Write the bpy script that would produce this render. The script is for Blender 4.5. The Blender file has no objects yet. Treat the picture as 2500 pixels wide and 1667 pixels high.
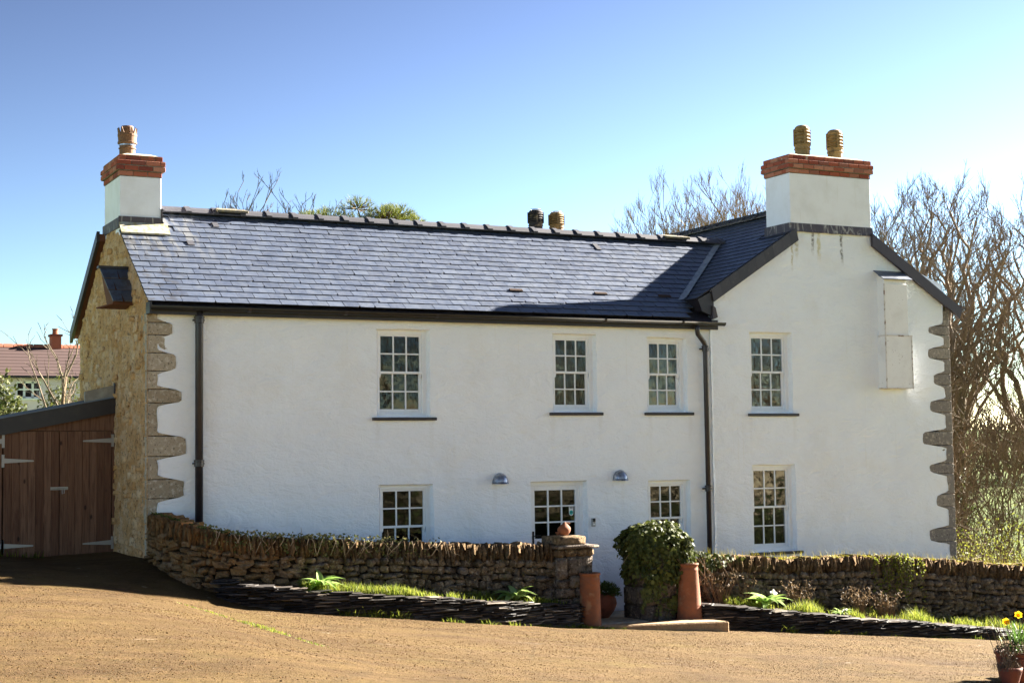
import bpy, bmesh, math, random
from mathutils import Vector, Matrix, noise, Quaternion
R = random.Random(11)
PI = math.pi
sc = bpy.context.scene
col = sc.collection

# ------------------------------------------------------------------ camera
cam = bpy.data.objects.new('camera', bpy.data.cameras.new('camera')); col.objects.link(cam)
YAW, PITCH, ROLL = 0.469526, 0.0721518, -0.0141527
_r = Vector((math.cos(YAW), -math.sin(YAW), 0))
_f = Vector((math.sin(YAW)*math.cos(PITCH), math.cos(YAW)*math.cos(PITCH), math.sin(PITCH)))
_u = _r.cross(_f)
_r2 = _r*math.cos(ROLL) + _u*math.sin(ROLL); _u2 = -_r*math.sin(ROLL) + _u*math.cos(ROLL)
cam.matrix_world = Matrix(((_r2.x,_u2.x,-_f.x,-5.526),(_r2.y,_u2.y,-_f.y,-22.4),(_r2.z,_u2.z,-_f.z,2.602),(0,0,0,1)))
cam.data.lens = 3842/2500*36; cam.data.sensor_width = 36; cam.data.clip_end = 2000
sc.camera = cam
# ------------------------------------------------------------------ sky, sun, exposure
SUN = Vector((1, .135, .496)).normalized()
world = bpy.data.worlds.new('World'); sc.world = world; world.use_nodes = True
wn = world.node_tree
sky = wn.nodes.new('ShaderNodeTexSky'); sky.sky_type = 'NISHITA'; sky.sun_disc = False
sky.sun_elevation = math.asin(SUN.z); sky.sun_rotation = math.atan2(SUN.x, SUN.y)
sky.altitude = 1500; sky.air_density = 1.0; sky.dust_density = 0.8; sky.ozone_density = 0.7
bg = wn.nodes['Background']; bg.inputs[1].default_value = 0.13
gm = wn.nodes.new('ShaderNodeGamma'); gm.inputs[1].default_value = 2.5                 # deeper, polarised-looking blue over the whole sky
s1 = wn.nodes.new('ShaderNodeVectorMath'); s1.operation = 'SCALE'; s1.inputs['Scale'].default_value = .13
s2 = wn.nodes.new('ShaderNodeVectorMath'); s2.operation = 'SCALE'; s2.inputs['Scale'].default_value = .262/.13
hs = wn.nodes.new('ShaderNodeHueSaturation'); hs.inputs['Saturation'].default_value = .76; hs.inputs['Hue'].default_value = .494
wn.links.new(sky.outputs[0], s1.inputs[0]); wn.links.new(s1.outputs[0], gm.inputs[0]); wn.links.new(gm.outputs[0], hs.inputs['Color']); wn.links.new(hs.outputs[0], s2.inputs[0]); wn.links.new(s2.outputs[0], bg.inputs[0])
sun = bpy.data.objects.new('sun', bpy.data.lights.new('sun', 'SUN')); col.objects.link(sun)
sun.data.energy = 5.0; sun.data.angle = math.radians(.53); sun.data.color = (1, .92, .8)
sun.rotation_mode = 'QUATERNION'; sun.rotation_quaternion = SUN.to_track_quat('Z', 'Y')
sun.location = (30, 4, 20)
vs = sc.view_settings; vs.view_transform = 'Standard'; vs.look = 'None'; vs.exposure = 3.22; vs.gamma = 1
vs.use_curve_mapping = False

# ------------------------------------------------------------------ node helpers
class NT:
    def __init__(s, name):
        s.m = bpy.data.materials.new(name); s.m.use_nodes = True; s.t = s.m.node_tree
        s.b = s.t.nodes['Principled BSDF']; s.geo = s.n('ShaderNodeNewGeometry'); s.pos = s.geo.outputs['Position']
    def n(s, t, **k):
        x = s.t.nodes.new(t)
        for a, v in k.items(): setattr(x, a, v)
        return x
    def l(s, a, b): s.t.links.new(a, b)
    def put(s, sock, v):
        if hasattr(v, 'node'): s.l(v, sock)
        else: sock.default_value = v if not (isinstance(v, tuple) and len(v) == 3 and sock.type == 'RGBA') else (*v, 1)
    def vec(s, scale, v=None):
        x = s.n('ShaderNodeVectorMath', operation='MULTIPLY'); s.put(x.inputs[0], v or s.pos); x.inputs[1].default_value = scale
        return x.outputs[0]
    def obj(s): return s.n('ShaderNodeTexCoord').outputs['Object']
    def noise(s, scale, detail=4, rough=.6, v=None, dist=0):
        x = s.n('ShaderNodeTexNoise'); x.inputs['Scale'].default_value = scale; x.inputs['Detail'].default_value = detail
        x.inputs['Roughness'].default_value = rough; x.inputs['Distortion'].default_value = dist
        s.l(v or s.pos, x.inputs['Vector']); return x.outputs[0]
    def voro(s, scale, v=None, feature='F1', out=0, rnd=1):
        x = s.n('ShaderNodeTexVoronoi', feature=feature); x.inputs['Scale'].default_value = scale
        x.inputs['Randomness'].default_value = rnd
        s.l(v or s.pos, x.inputs['Vector']); return x.outputs[out]
    def math(s, op, a, b=0.0, c=None):
        x = s.n('ShaderNodeMath', operation=op); s.put(x.inputs[0], a); s.put(x.inputs[1], b)
        if c is not None: s.put(x.inputs[2], c)
        return x.outputs[0]
    def rng(s, v, a, b, c=0.0, d=1.0):
        x = s.n('ShaderNodeMapRange', interpolation_type='SMOOTHSTEP'); s.put(x.inputs[0], v)
        for i, q in enumerate((a, b, c, d)): x.inputs[i+1].default_value = q
        return x.outputs[0]
    def mix(s, f, a, b, blend='MIX'):
        x = s.n('ShaderNodeMix', data_type='RGBA', blend_type=blend); s.put(x.inputs[0], f); s.put(x.inputs[6], a); s.put(x.inputs[7], b)
        return x.outputs[2]
    def ramp(s, f, stops):
        x = s.n('ShaderNodeValToRGB'); e = x.color_ramp.elements
        while len(e) < len(stops): e.new(.5)
        for i, (p, c) in enumerate(stops): e[i].position = p; e[i].color = (*c, 1)
        s.put(x.inputs[0], f); return x.outputs[0]
    def sep(s, v=None):
        x = s.n('ShaderNodeSeparateXYZ'); s.l(v or s.pos, x.inputs[0]); return x.outputs
    def rand(s):
        o = s.n('ShaderNodeObjectInfo').outputs['Random']
        return s.math('FRACT', s.math('ADD', o, s.geo.outputs['Random Per Island']))
    def bump(s, h, strength=.5, dist=.02):
        x = s.n('ShaderNodeBump'); x.inputs['Strength'].default_value = strength; x.inputs['Distance'].default_value = dist
        s.l(h, x.inputs['Height']); s.l(x.outputs[0], s.b.inputs['Normal']); return x
    def done(s, color=None, rough=.7, metal=0, spec=.4):
        if color is not None: s.put(s.b.inputs['Base Color'], color)
        s.put(s.b.inputs['Roughness'], rough); s.b.inputs['Metallic'].default_value = metal
        s.b.inputs['Specular IOR Level'].default_value = spec
        return s.m
    def leafy(s, color, trans, rough=.6):
        s.put(s.b.inputs['Base Color'], color); s.b.inputs['Roughness'].default_value = rough; s.b.inputs['Specular IOR Level'].default_value = .25
        t = s.n('ShaderNodeBsdfTranslucent'); s.put(t.inputs[0], color)
        mx = s.n('ShaderNodeMixShader'); mx.inputs[0].default_value = trans
        s.l(s.b.outputs[0], mx.inputs[1]); s.l(t.outputs[0], mx.inputs[2]); s.l(mx.outputs[0], s.t.nodes['Material Output'].inputs[0])
        return s.m
M = {}
# white lime render with trowel marks and faint weathering
m = NT('white_render'); X = m.sep()
big = m.noise(.9, 5, .6); fine = m.noise(22, 6, .65)
c = m.mix(m.rng(big, .35, .7), (.86,.91,.97), (.83,.875,.935))
c = m.mix(m.rng(fine, .62, .8, 0, .25), c, (.66,.63,.57))
drip = m.noise(1, 5, .6, m.vec((9, 1, .55)))
c = m.mix(m.rng(drip, .6, .76, 0, .22), c, (.68,.66,.56))
for (sx, z0, z1, w, cc) in ((11.86, 6.02, 6.62, .05, (.09,.08,.07)), (12.5, 5.86, 6.62, .042, (.09,.08,.06)), (11.5, 5.95, 6.4, .05, (.5,.46,.25)), (12.0, 5.9, 6.4, .05, (.6,.56,.34)), (11.4, 5.7, 6.3, .03, (.5,.45,.3))):
    wob = m.math('ADD', m.math('SUBTRACT', X[0], sx), m.math('MULTIPLY', m.math('SUBTRACT', m.noise(7, 3), .5), .09))
    k = m.math('MULTIPLY', m.rng(m.math('ABSOLUTE', wob), w*.35, w, 1, 0), m.math('MULTIPLY', m.rng(X[2], z0, z0+.3), m.rng(m.noise(14, 4), .3, .62)))
    c = m.mix(m.math('MULTIPLY', k, .85), c, cc)
for (sx, z1) in ((3.52, 3.16), (4.42, 3.16), (6.56, 3.23), (7.45, 3.23), (8.4, 3.23), (9.2, 3.23), (10.42, 3.21), (11.36, 3.21), (5.5, 2.14), (7.85, 2.14), (.72, 2.3)):   # runs below sills, lamps and pipe joint
    wob = m.math('ADD', m.math('SUBTRACT', X[0], sx), m.math('MULTIPLY', m.math('SUBTRACT', m.noise(5, 3), .5), .12))
    k = m.math('MULTIPLY', m.rng(m.math('ABSOLUTE', wob), .015, .06, 1, 0), m.math('MULTIPLY', m.rng(X[2], z1-.75, z1-.05), m.math('LESS_THAN', X[2], z1)))
    c = m.mix(m.math('MULTIPLY', k, .1), c, (.5,.46,.38))
c = m.mix(m.math('MULTIPLY', m.rng(m.noise(.7, 5, .65), .52, .66), .22), c, (.74,.72,.66))
tro = m.noise(3.2, 4, .55, m.vec((1, 1, 2.0)), 1.6); tro2 = m.noise(9, 5, .6, m.vec((1, 1, 1.8)), 2.2)
h = m.math('ADD', m.math('MULTIPLY', tro, 1.0), m.math('ADD', m.math('MULTIPLY', tro2, .55), m.math('MULTIPLY', fine, .16)))
m.bump(h, .6, .04); M['render'] = m.done(c, .9, 0, .2)
m = NT('chimney_render'); X = m.sep()
c = m.mix(m.rng(m.noise(2.5, 5), .4, .75), (.83,.86,.9), (.75,.77,.79))
c = m.mix(m.rng(m.noise(1, 5, .6, m.vec((14, 14, .8))), .6, .8, 0, .4), c, (.55,.54,.46))
m.bump(m.noise(30, 4), .25, .01); M['chimney_white'] = m.done(c, .9, 0, .2)
# lime-washed ochre rubble
m = NT('ochre_rubble')
v = m.voro(9, m.vec((1, 1, 1.5)), 'F1'); n1 = m.noise(3, 6, .65); n2 = m.noise(26, 6, .7)
c = m.ramp(n1, [(.3, (.54,.29,.11)), (.48, (.68,.41,.19)), (.62, (.76,.54,.33)), (.75, (.64,.33,.11))])
c = m.mix(m.rng(n2, .55, .68), c, (.1,.055,.025)); c = m.mix(m.rng(m.noise(11, 6, .75), .54, .64, 0, .75), c, (.2,.11,.05))
c = m.mix(m.rng(m.noise(60, 3), .58, .72, 0, .6), c, (.6,.5,.38))
m.bump(m.math('ADD', m.math('MULTIPLY', n2, 1.2), m.math('MULTIPLY', v, -.6)), 1, .05); M['ochre'] = m.done(c, .95, 0, .15)
m = NT('ochre_stone'); r = m.rand(); n2 = m.noise(20, 6, .7)
c = m.ramp(r, [(0, (.52,.28,.11)), (.35, (.65,.4,.19)), (.7, (.74,.53,.33)), (1, (.6,.32,.11))])
c = m.mix(m.rng(n2, .54, .68), c, (.12,.065,.03)); c = m.mix(m.rng(m.noise(9, 6, .75), .54, .64, 0, .7), c, (.22,.12,.055)); c = m.mix(m.rng(m.noise(45, 4), .58, .7, 0, .6), c, (.62,.54,.42))
m.bump(n2, 1, .04); M['ochre_stone'] = m.done(c, .95, 0, .15)
# quoins
for key, A, B, L in (('quoin_left', (.44,.38,.29), (.31,.255,.18), (.66,.61,.52)), ('quoin_right', (.3,.265,.225), (.2,.18,.165), (.5,.45,.37))):
    m = NT(key); r = m.rand(); n2 = m.noise(16, 7, .72)
    c = m.mix(r, A, B); c = m.mix(m.rng(n2, .5, .66, 0, .75), c, L); c = m.mix(m.rng(m.noise(34, 5), .58, .68, 0, .8), c, (.05,.045,.035))
    m.bump(m.noise(28, 6, .7), .8, .025); M[key] = m.done(c, .92, 0, .2)
# roof slates
m = NT('roof_slate'); r = m.rand(); X = m.sep()
c = m.ramp(r, [(0, (.042,.056,.093)), (.3, (.056,.073,.117)), (.65, (.07,.09,.137)), (1, (.048,.063,.1))])
c = m.mix(m.rng(m.noise(5, 6, .7), .42, .75, 0, .55), c, (.1,.116,.145))
c = m.mix(m.rng(m.noise(1, 5, .65, m.vec((18, 2.2, 2.2))), .6, .78, 0, .4), c, (.13,.14,.155))
st = m.math('MULTIPLY', m.rng(m.noise(1, 5, .65, m.vec((9, 1.6, 1.6))), .47, .6), m.math('MULTIPLY', m.rng(X[0], .75, 1.75, 1, 0), m.rng(X[2], 5.4, 6.1)))
c = m.mix(m.math('MULTIPLY', st, .5), c, (.24,.235,.21))
dk = m.math('MULTIPLY', m.rng(m.noise(7, 5), .52, .6), m.rng(X[0], .2, .9, 1, 0)); c = m.mix(m.math('MULTIPLY', dk, .7), c, (.04,.04,.045))
gl = m.math('MULTIPLY', m.rng(X[0], 9.0, 9.5), m.rng(X[2], 5.1, 5.35, 1, 0)); c = m.mix(m.math('MULTIPLY', gl, .75), c, (.035,.035,.035))
m.bump(m.noise(30, 6, .7), .3, .006); M['slate'] = m.done(c, m.rng(m.noise(9, 4), .3, .7, .38, .52), 0, .85)
m = NT('slate_edge'); M['slate_edge'] = m.done((.035,.036,.042), .9, 0, .2)  # edge dirt plus row shadow lines put into the colour of slate sides
m = NT('ridge_tile'); r = m.rand(); c = m.mix(r, (.04,.041,.052), (.066,.066,.08)); c = m.mix(m.rng(m.noise(18, 5), .55, .75, 0, .6), c, (.11,.105,.1))
m.bump(m.noise(40, 4), .2, .005); M['ridge'] = m.done(c, .6)
m = NT('mossy_slab'); c = m.mix(m.rng(m.noise(20, 5), .4, .65), (.12,.11,.09), (.2,.17,.09)); m.bump(m.noise(30, 5), .6, .02); M['mossy_slab'] = m.done(c, .9)
m = NT('black_paint'); c = m.mix(m.rng(m.noise(6, 5), .45, .8, 0, .6), (.018,.015,.02), (.05,.042,.04)); M['black'] = m.done(c, .42, 0, .5)
m = NT('gutter_black'); c = m.mix(m.rng(m.noise(3, 5, .6, m.vec((1, 4, 14))), .5, .72, 0, .8), (.012,.011,.011), (.045,.032,.02)); M['gutter'] = m.done(c, .5)
m = NT('barge_paint'); c = m.mix(m.noise(9, 4), (.03,.024,.036), (.05,.042,.055)); M['barge'] = m.done(c, .5)
m = NT('white_paint'); c = m.mix(m.rng(m.noise(14, 4), .5, .8, 0, .35), (.83,.86,.9), (.68,.66,.62)); M['paint'] = m.done(c, .38, 0, .45)
m = NT('old_white_board'); n2 = m.noise(30, 5, .7); X = m.sep()
c = m.mix(m.rng(m.noise(3, 4), .4, .8), (.8,.8,.8), (.7,.69,.68)); ed = m.math('MULTIPLY', m.rng(n2, .6, .68), m.rng(m.noise(3.5, 3), .52, .62))
c = m.mix(m.math('MULTIPLY', ed, .9), c, (.12,.07,.05)); M['old_board'] = m.done(c, .6)
m = NT('rust_trim'); c = m.mix(m.rng(m.noise(13, 5), .5, .66), (.66,.63,.6), (.22,.14,.1)); M['rust_trim'] = m.done(c, .8)
# glass: clear and slightly uneven, mirrors by fresnel
m = NT('window_glass'); gl = m.n('ShaderNodeBsdfGlossy'); gl.inputs['Roughness'].default_value = .0; tr = m.n('ShaderNodeBsdfTransparent'); tr.inputs[0].default_value = (.8,.8,.79,1)
fr = m.n('ShaderNodeFresnel'); fr.inputs[0].default_value = 1.5
bp = m.n('ShaderNodeBump'); bp.inputs['Strength'].default_value = .35; bp.inputs['Distance'].default_value = .02; m.l(m.noise(3.2, 2, .5), bp.inputs['Height'])
m.l(bp.outputs[0], gl.inputs['Normal'])
mx = m.n('ShaderNodeMixShader'); m.l(m.math('MULTIPLY', fr.outputs[0], 1.1), mx.inputs[0]); m.l(tr.outputs[0], mx.inputs[1]); m.l(gl.outputs[0], mx.inputs[2])
m.l(mx.outputs[0], m.t.nodes['Material Output'].inputs[0]); M['glass'] = m.m
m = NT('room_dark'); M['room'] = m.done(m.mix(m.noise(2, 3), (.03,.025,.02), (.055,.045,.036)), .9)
m = NT('net_curtain'); M['net'] = m.leafy(m.mix(m.noise(1, 3, .5, m.vec((40, 40, 1))), (.16,.15,.135), (.3,.28,.26)), .4)
m = NT('cream_curtain'); M['cream'] = m.leafy(m.mix(m.noise(1, 3, .5, m.vec((30, 30, 1))), (.75,.66,.5), (.85,.8,.7)), .4)
m = NT('red_sofa'); M['red_cloth'] = m.done(m.mix(m.noise(30, 3), (.2,.06,.04), (.28,.1,.06)), .9)
# brick, mortar
m = NT('red_brick'); r = m.rand(); n2 = m.noise(24, 6, .7)
c = m.ramp(r, [(0, (.2,.05,.035)), (.3, (.32,.085,.05)), (.6, (.38,.13,.08)), (.85, (.44,.2,.13)), (1, (.17,.05,.04))])
c = m.mix(m.rng(n2, .55, .75, 0, .7), c, (.12,.07,.05)); c = m.mix(m.rng(m.noise(10, 5), .62, .74, 0, .7), c, (.5,.42,.34))
X = m.sep(); top = m.math('MULTIPLY', m.rng(X[2], 7.2, 7.3), m.math('MULTIPLY', m.rng(X[0], 5, 6, 1, 0), m.rng(m.noise(8, 4), .4, .6))); c = m.mix(m.math('MULTIPLY', top, .7), c, (.09,.08,.04))
m.bump(n2, .5, .012); M['brick'] = m.done(c, .9, 0, .2)
m = NT('mortar'); M['mortar'] = m.done(m.mix(m.rng(m.noise(20, 5), .4, .7), (.16,.13,.1), (.28,.24,.19)), .95)
m = NT('brown_pot'); c = m.mix(m.noise(12, 5), (.13,.062,.03), (.2,.1,.048)); c = m.mix(m.rng(m.noise(22, 5), .58, .72, 0, .7), c, (.09,.06,.045)); M['brown_pot'] = m.done(c, .75)
m = NT('buff_pot'); n2 = m.noise(7, 6, .7); c = m.mix(m.rng(n2, .35, .65), (.3,.2,.085), (.22,.135,.05)); c = m.mix(m.rng(m.noise(5, 5, .7, m.vec((1, 1, .7))), .56, .66, 0, .8), c, (.07,.05,.03)); M['buff'] = m.done(c, .75)
m = NT('sooty_pot'); c = m.mix(m.rng(m.noise(6, 5), .5, .68), (.03,.025,.025), (.3,.22,.13)); M['sooty'] = m.done(c, .8)
m = NT('terracotta'); n2 = m.noise(6, 6, .7); c = m.mix(m.rng(n2, .35, .7), (.25,.085,.036), (.17,.068,.034)); c = m.mix(m.rng(m.noise(18, 6, .7), .56, .72, 0, .8), c, (.15,.09,.06)); c = m.mix(m.rng(m.noise(4, 5), .57, .68, 0, .6), c, (.31,.19,.1))
m.bump(m.noise(40, 5), .3, .008); M['terracotta'] = m.done(c, .8, 0, .3)
m = NT('dark_terracotta'); c = m.mix(m.rng(m.noise(9, 6, .7), .35, .7), (.2,.06,.035), (.12,.045,.03)); M['dark_terracotta'] = m.done(c, .7, 0, .3)
m = NT('lead'); c = m.mix(m.rng(m.noise(1, 5, .65, m.vec((9, 9, 1.6)), 1.5), .52, .7), (.07,.06,.07), (.4,.38,.34)); c = m.mix(m.rng(m.noise(6, 4), .6, .7, 0, .7), c, (.2,.12,.06)); M['lead'] = m.done(c, .6)
m = NT('valley_lead'); c = m.mix(m.rng(m.noise(8, 5), .35, .7), (.2,.23,.28), (.34,.37,.42)); M['valley'] = m.done(c, .5, 0, .5)
m = NT('cement'); c = m.mix(m.rng(m.noise(12, 6), .4, .65), (.42,.4,.34), (.3,.26,.13)); m.bump(m.noise(30, 4), .4, .01); M['cement'] = m.done(c, .9)
m = NT('galvanised'); c = m.ramp(m.voro(28, None, 'F1', 1), [(0, (.25,.28,.33)), (1, (.42,.46,.52))]); c = m.mix(m.rng(m.noise(14, 5), .4, .65), (.22,.25,.3), (.46,.5,.56)); M['galv'] = m.done(c, .38, .75)
m = NT('black_iron'); M['iron'] = m.done((.012,.012,.013), .45)
m = NT('silver'); M['silver'] = m.done((.36,.35,.34), .45, .6)
m = NT('teal_print'); M['teal'] = m.done((.02,.45,.4), .4)
m = NT('white_print'); M['wprint'] = m.done((.85,.85,.85), .4)
m = NT('blue_glaze'); M['blue'] = m.done((.03,.14,.4), .3)
# timber planks
m = NT('stained_timber'); r = m.rand(); n1 = m.noise(1, 6, .65, m.vec((26, 26, 1.3)), 1.2); kn = m.voro(3.1, m.vec((1.6, 1.6, .8)), 'F1')
c = m.ramp(r, [(0, (.14,.068,.04)), (.5, (.185,.095,.057)), (1, (.23,.125,.078))])
c = m.mix(m.rng(n1, .4, .68, 0, .75), c, (.075,.03,.018)); c = m.mix(m.rng(kn, .05, .13, .85, 0), c, (.03,.014,.01))
m.bump(n1, .3, .006); M['timber'] = m.done(c, .75, 0, .25)
m = NT('dark_rafter'); M['rafter'] = m.done(m.mix(m.noise(1, 4, .6, m.vec((20, 4, 4))), (.16,.06,.03), (.09,.035,.02)), .8)
m = NT('vent_plastic'); M['vent'] = m.done((.06,.035,.025), .6)
m = NT('shed_sheet'); M['sheet'] = m.done(m.mix(m.noise(7, 4), (.1,.14,.2), (.16,.2,.27)), .45)
m = NT('lead_panel'); M['panel'] = m.done(m.mix(m.rng(m.noise(5, 5), .4, .65), (.24,.23,.2), (.34,.33,.29)), .6)
# boundary-wall stone
def wall_stone(key, A, B, C_, lich, warm_bounce):
    m = NT(key); r = m.rand(); n2 = m.noise(14, 7, .72); X = m.sep()
    c = m.ramp(r, [(0, A), (.5, B), (1, C_)])
    c = m.mix(m.rng(n2, .52, .66, 0, .85), c, lich); c = m.mix(m.rng(m.noise(9, 7, .75), .5, .64, 0, .85), c, (.03,.025,.02)); c = m.mix(m.rng(m.noise(34, 6, .7), .53, .66, 0, .8), c, (.025,.02,.016))
    w = m.rng(X[0], .4, 3.2, .9, 0); c = m.mix(m.math('MULTIPLY', w, m.rng(m.noise(5, 5), .3, .7, .4, 1)), c, warm_bounce)  # warm bounce light painted into the stone colour towards the left end
    g = m.math('MULTIPLY', m.rng(m.noise(4, 5), .56, .68), .55); c = m.mix(g, c, (.09,.085,.03))
    m.bump(m.math('ADD', m.noise(26, 7, .72), m.math('MULTIPLY', m.noise(8, 4), 2)), 1, .05); M[key] = m.done(c, .95, 0, .15)
wall_stone('rubble', (.1,.078,.055), (.24,.185,.125), (.16,.135,.115), (.45,.37,.28), (.3,.165,.06))
wall_stone('coping', (.1,.068,.04), (.22,.15,.088), (.15,.105,.066), (.4,.29,.17), (.27,.14,.05))
wall_stone('pier_stone', (.11,.088,.072), (.19,.155,.125), (.15,.12,.1), (.4,.34,.27), (.18,.13,.085))
m = NT('wall_core'); c = m.mix(m.rng(m.noise(14, 5), .4, .7), (.02,.015,.01), (.05,.036,.022)); m.bump(m.noise(30, 5), .8, .03); M['core'] = m.done(c, 1, 0, .1)
m = NT('edging_slate'); r = m.rand(); c = m.ramp(r, [(0, (.016,.013,.012)), (.55, (.033,.027,.025)), (.84, (.065,.053,.045)), (1, (.22,.175,.135))]); c = m.mix(m.rng(m.noise(20, 5), .55, .75, 0, .5), c, (.16,.13,.1))
m.bump(m.noise(50, 4), .4, .006); M['edging'] = m.done(c, .6, 0, .4)
m = NT('soil'); c = m.mix(m.noise(20, 5), (.045,.03,.018), (.09,.06,.03)); m.bump(m.noise(30, 5), 1, .05); M['soil'] = m.done(c, 1, 0, .1)
# worn concrete drive, dappled branch shadow painted in as colour bands
m = NT('worn_drive'); X = m.sep()
n1 = m.noise(.5, 5, .6, m.vec((.7, 1.6, 1)), .8); n2 = m.noise(2.2, 6, .7, m.vec((.8, 1.5, 1)), .4); n3 = m.noise(34, 5, .75); n4 = m.noise(90, 3, .7); n5 = m.noise(9, 6, .75)
c = m.ramp(n1, [(.3, (.043,.024,.007)), (.45, (.077,.047,.013)), (.57, (.112,.072,.022)), (.7, (.056,.034,.011))])
uu = m.math('ADD', m.math('ADD', X[1], m.math('MULTIPLY', X[0], .16)), m.math('MULTIPLY', m.math('SUBTRACT', m.noise(.35, 3), .5), 1.4))
for tc in (-4.3, -5.9, -8.2, -9.7):                       # worn wheel tracks
    k = m.math('MULTIPLY', m.rng(m.math('ABSOLUTE', m.math('SUBTRACT', uu, tc)), .08, .34, 1, 0), m.rng(m.noise(.8, 4), .35, .6, .15, .6)); c = m.mix(k, c, (.062,.036,.016))
c = m.mix(m.rng(m.noise(.42, 4, .6, m.vec((.6, 1.2, 1)), 1), .57, .7, 0, .45), c, (.165,.11,.05))
c = m.mix(m.rng(m.voro(.55, m.vec((.5, 1, 1)), 'DISTANCE_TO_EDGE'), .0, .012, .6, 0), c, (.05,.035,.014))
c = m.mix(m.rng(n2, .45, .7, 0, .55), c, (.165,.102,.043)); c = m.mix(m.rng(n2, .28, .42, .55, 0), c, (.14,.075,.034))
c = m.mix(m.rng(n5, .5, .68, 0, .7), c, (.12,.066,.032)); c = m.mix(m.rng(n5, .3, .42, .5, 0), c, (.19,.125,.058))
c = m.mix(m.rng(n3, .5, .64, 0, .85), c, (.08,.042,.02)); c = m.mix(m.rng(n4, .55, .68, 0, .85), c, (.26,.18,.1))
c = m.mix(m.rng(m.noise(.9, 5), .56, .7, 0, .25), c, (.15,.115,.03)); c = m.mix(m.rng(m.noise(3, 4, .6, m.vec((.6, 2, 1))), .68, .74, 0, .5), c, (.5,.44,.36))
m.bump(m.math('ADD', m.math('MULTIPLY', n3, 1.2), m.math('ADD', m.math('MULTIPLY', n4, .4), m.math('ADD', m.math('MULTIPLY', n5, 2), m.math('MULTIPLY', n2, 3)))), 1, .03); M['drive'] = m.done(c, .95, 0, .12)
m = NT('gravel'); r = m.geo.outputs['Random Per Island']; M['gravel'] = m.done(m.ramp(r, [(0, (.036,.018,.007)), (.35, (.08,.043,.015)), (.75, (.122,.07,.026)), (.95, (.17,.11,.05)), (1, (.27,.2,.13))]), .95, 0, .15)
m = NT('pasture'); n1 = m.noise(.12, 5); c = m.mix(m.rng(n1, .35, .65), (.06,.09,.022), (.09,.12,.03)); c = m.mix(m.rng(m.noise(3, 5), .45, .75, 0, .6), c, (.16,.15,.05)); m.bump(m.noise(6, 5), 1, .1); M['pasture'] = m.done(c, 1, 0, .1)
m = NT('path_slab'); r = m.rand(); n2 = m.noise(12, 6); c = m.mix(m.rng(n2, .35, .7), (.24,.2,.15), (.32,.27,.2)); m.bump(n2, .4, .02); M['slab'] = m.done(c, .85)
m = NT('step_stone'); n2 = m.noise(9, 6, .7); c = m.mix(m.rng(n2, .35, .7), (.3,.19,.1), (.38,.26,.14)); c = m.mix(m.rng(m.noise(40, 4), .55, .7, 0, .7), c, (.12,.075,.04)); m.bump(m.noise(30, 5), .6, .02); M['step'] = m.done(c, .92)
def leaf(key, a, b, t=.4, sc_=9):
    m = NT(key); r = m.math('FRACT', m.math('ADD', m.geo.outputs['Random Per Island'], m.n('ShaderNodeObjectInfo').outputs['Random'])); M[key] = m.leafy(m.mix(r, a, b), t); return m
leaf('grass', (.075,.12,.012), (.27,.28,.045), .55); leaf('rosette', (.22,.36,.07), (.42,.55,.2), .5)
leaf('ivy', (.03,.045,.011), (.12,.135,.03), .3); leaf('ivy_gold', (.1,.12,.03), (.3,.27,.12), .35)
leaf('moss', (.2,.2,.02), (.36,.3,.04), .3); leaf('pine', (.05,.08,.015), (.18,.19,.032), .3)
leaf('hedge_dark', (.01,.015,.007), (.05,.045,.02), .15); leaf('evergreen', (.035,.055,.015), (.13,.14,.035), .25); leaf('spring', (.09,.115,.015), (.25,.26,.04), .45)
leaf('potplant', (.03,.06,.015), (.09,.13,.03), .3); leaf('blade', (.05,.1,.02), (.12,.2,.05), .35)
leaf('yellow', (.75,.45,.01), (.8,.55,.02), .4); leaf('white_petal', (.7,.7,.62), (.8,.8,.75), .4); leaf('dry', (.12,.08,.045), (.24,.17,.1), .3); leaf('dull', (.05,.04,.025), (.12,.09,.05), .2)
def bark(key, a, b, s=14):
    m = NT(key); n2 = m.noise(s, 5, .65); c = m.mix(m.rng(n2, .35, .65), a, b); M[key] = m.done(c, .9, 0, .15); return m
bark('bark', (.09,.062,.04), (.19,.135,.08)); bark('twig', (.14,.105,.075), (.25,.195,.14), 3); bark('pale_twig', (.19,.135,.075), (.31,.23,.13), 2)
bark('grey_twig', (.11,.085,.06), (.2,.16,.115), 3); bark('vine', (.35,.26,.17), (.55,.43,.3), 8); bark('bramble', (.09,.066,.045), (.17,.128,.085), 2)
m = NT('far_wall'); M['far_wall'] = m.done(m.mix(m.noise(1, 4), (.74,.66,.74), (.66,.58,.66)), .9)
m = NT('far_tile'); c = m.mix(m.noise(5, 4, .6, m.vec((1, 1, 3))), (.035,.017,.016), (.06,.03,.026)); w = m.n('ShaderNodeTexWave', bands_direction='Z'); w.inputs['Scale'].default_value = 2.6; m.l(m.pos, w.inputs[0]); m.bump(w.outputs[1], .6, .05); M['far_tile'] = m.done(c, .8)
m = NT('orange_ridge'); M['far_ridge'] = m.done(m.mix(m.noise(3, 3), (.36,.12,.06), (.28,.1,.06)), .85)
m = NT('orange_fungus'); M['orange'] = m.done((.5,.2,.06), .7)

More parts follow.
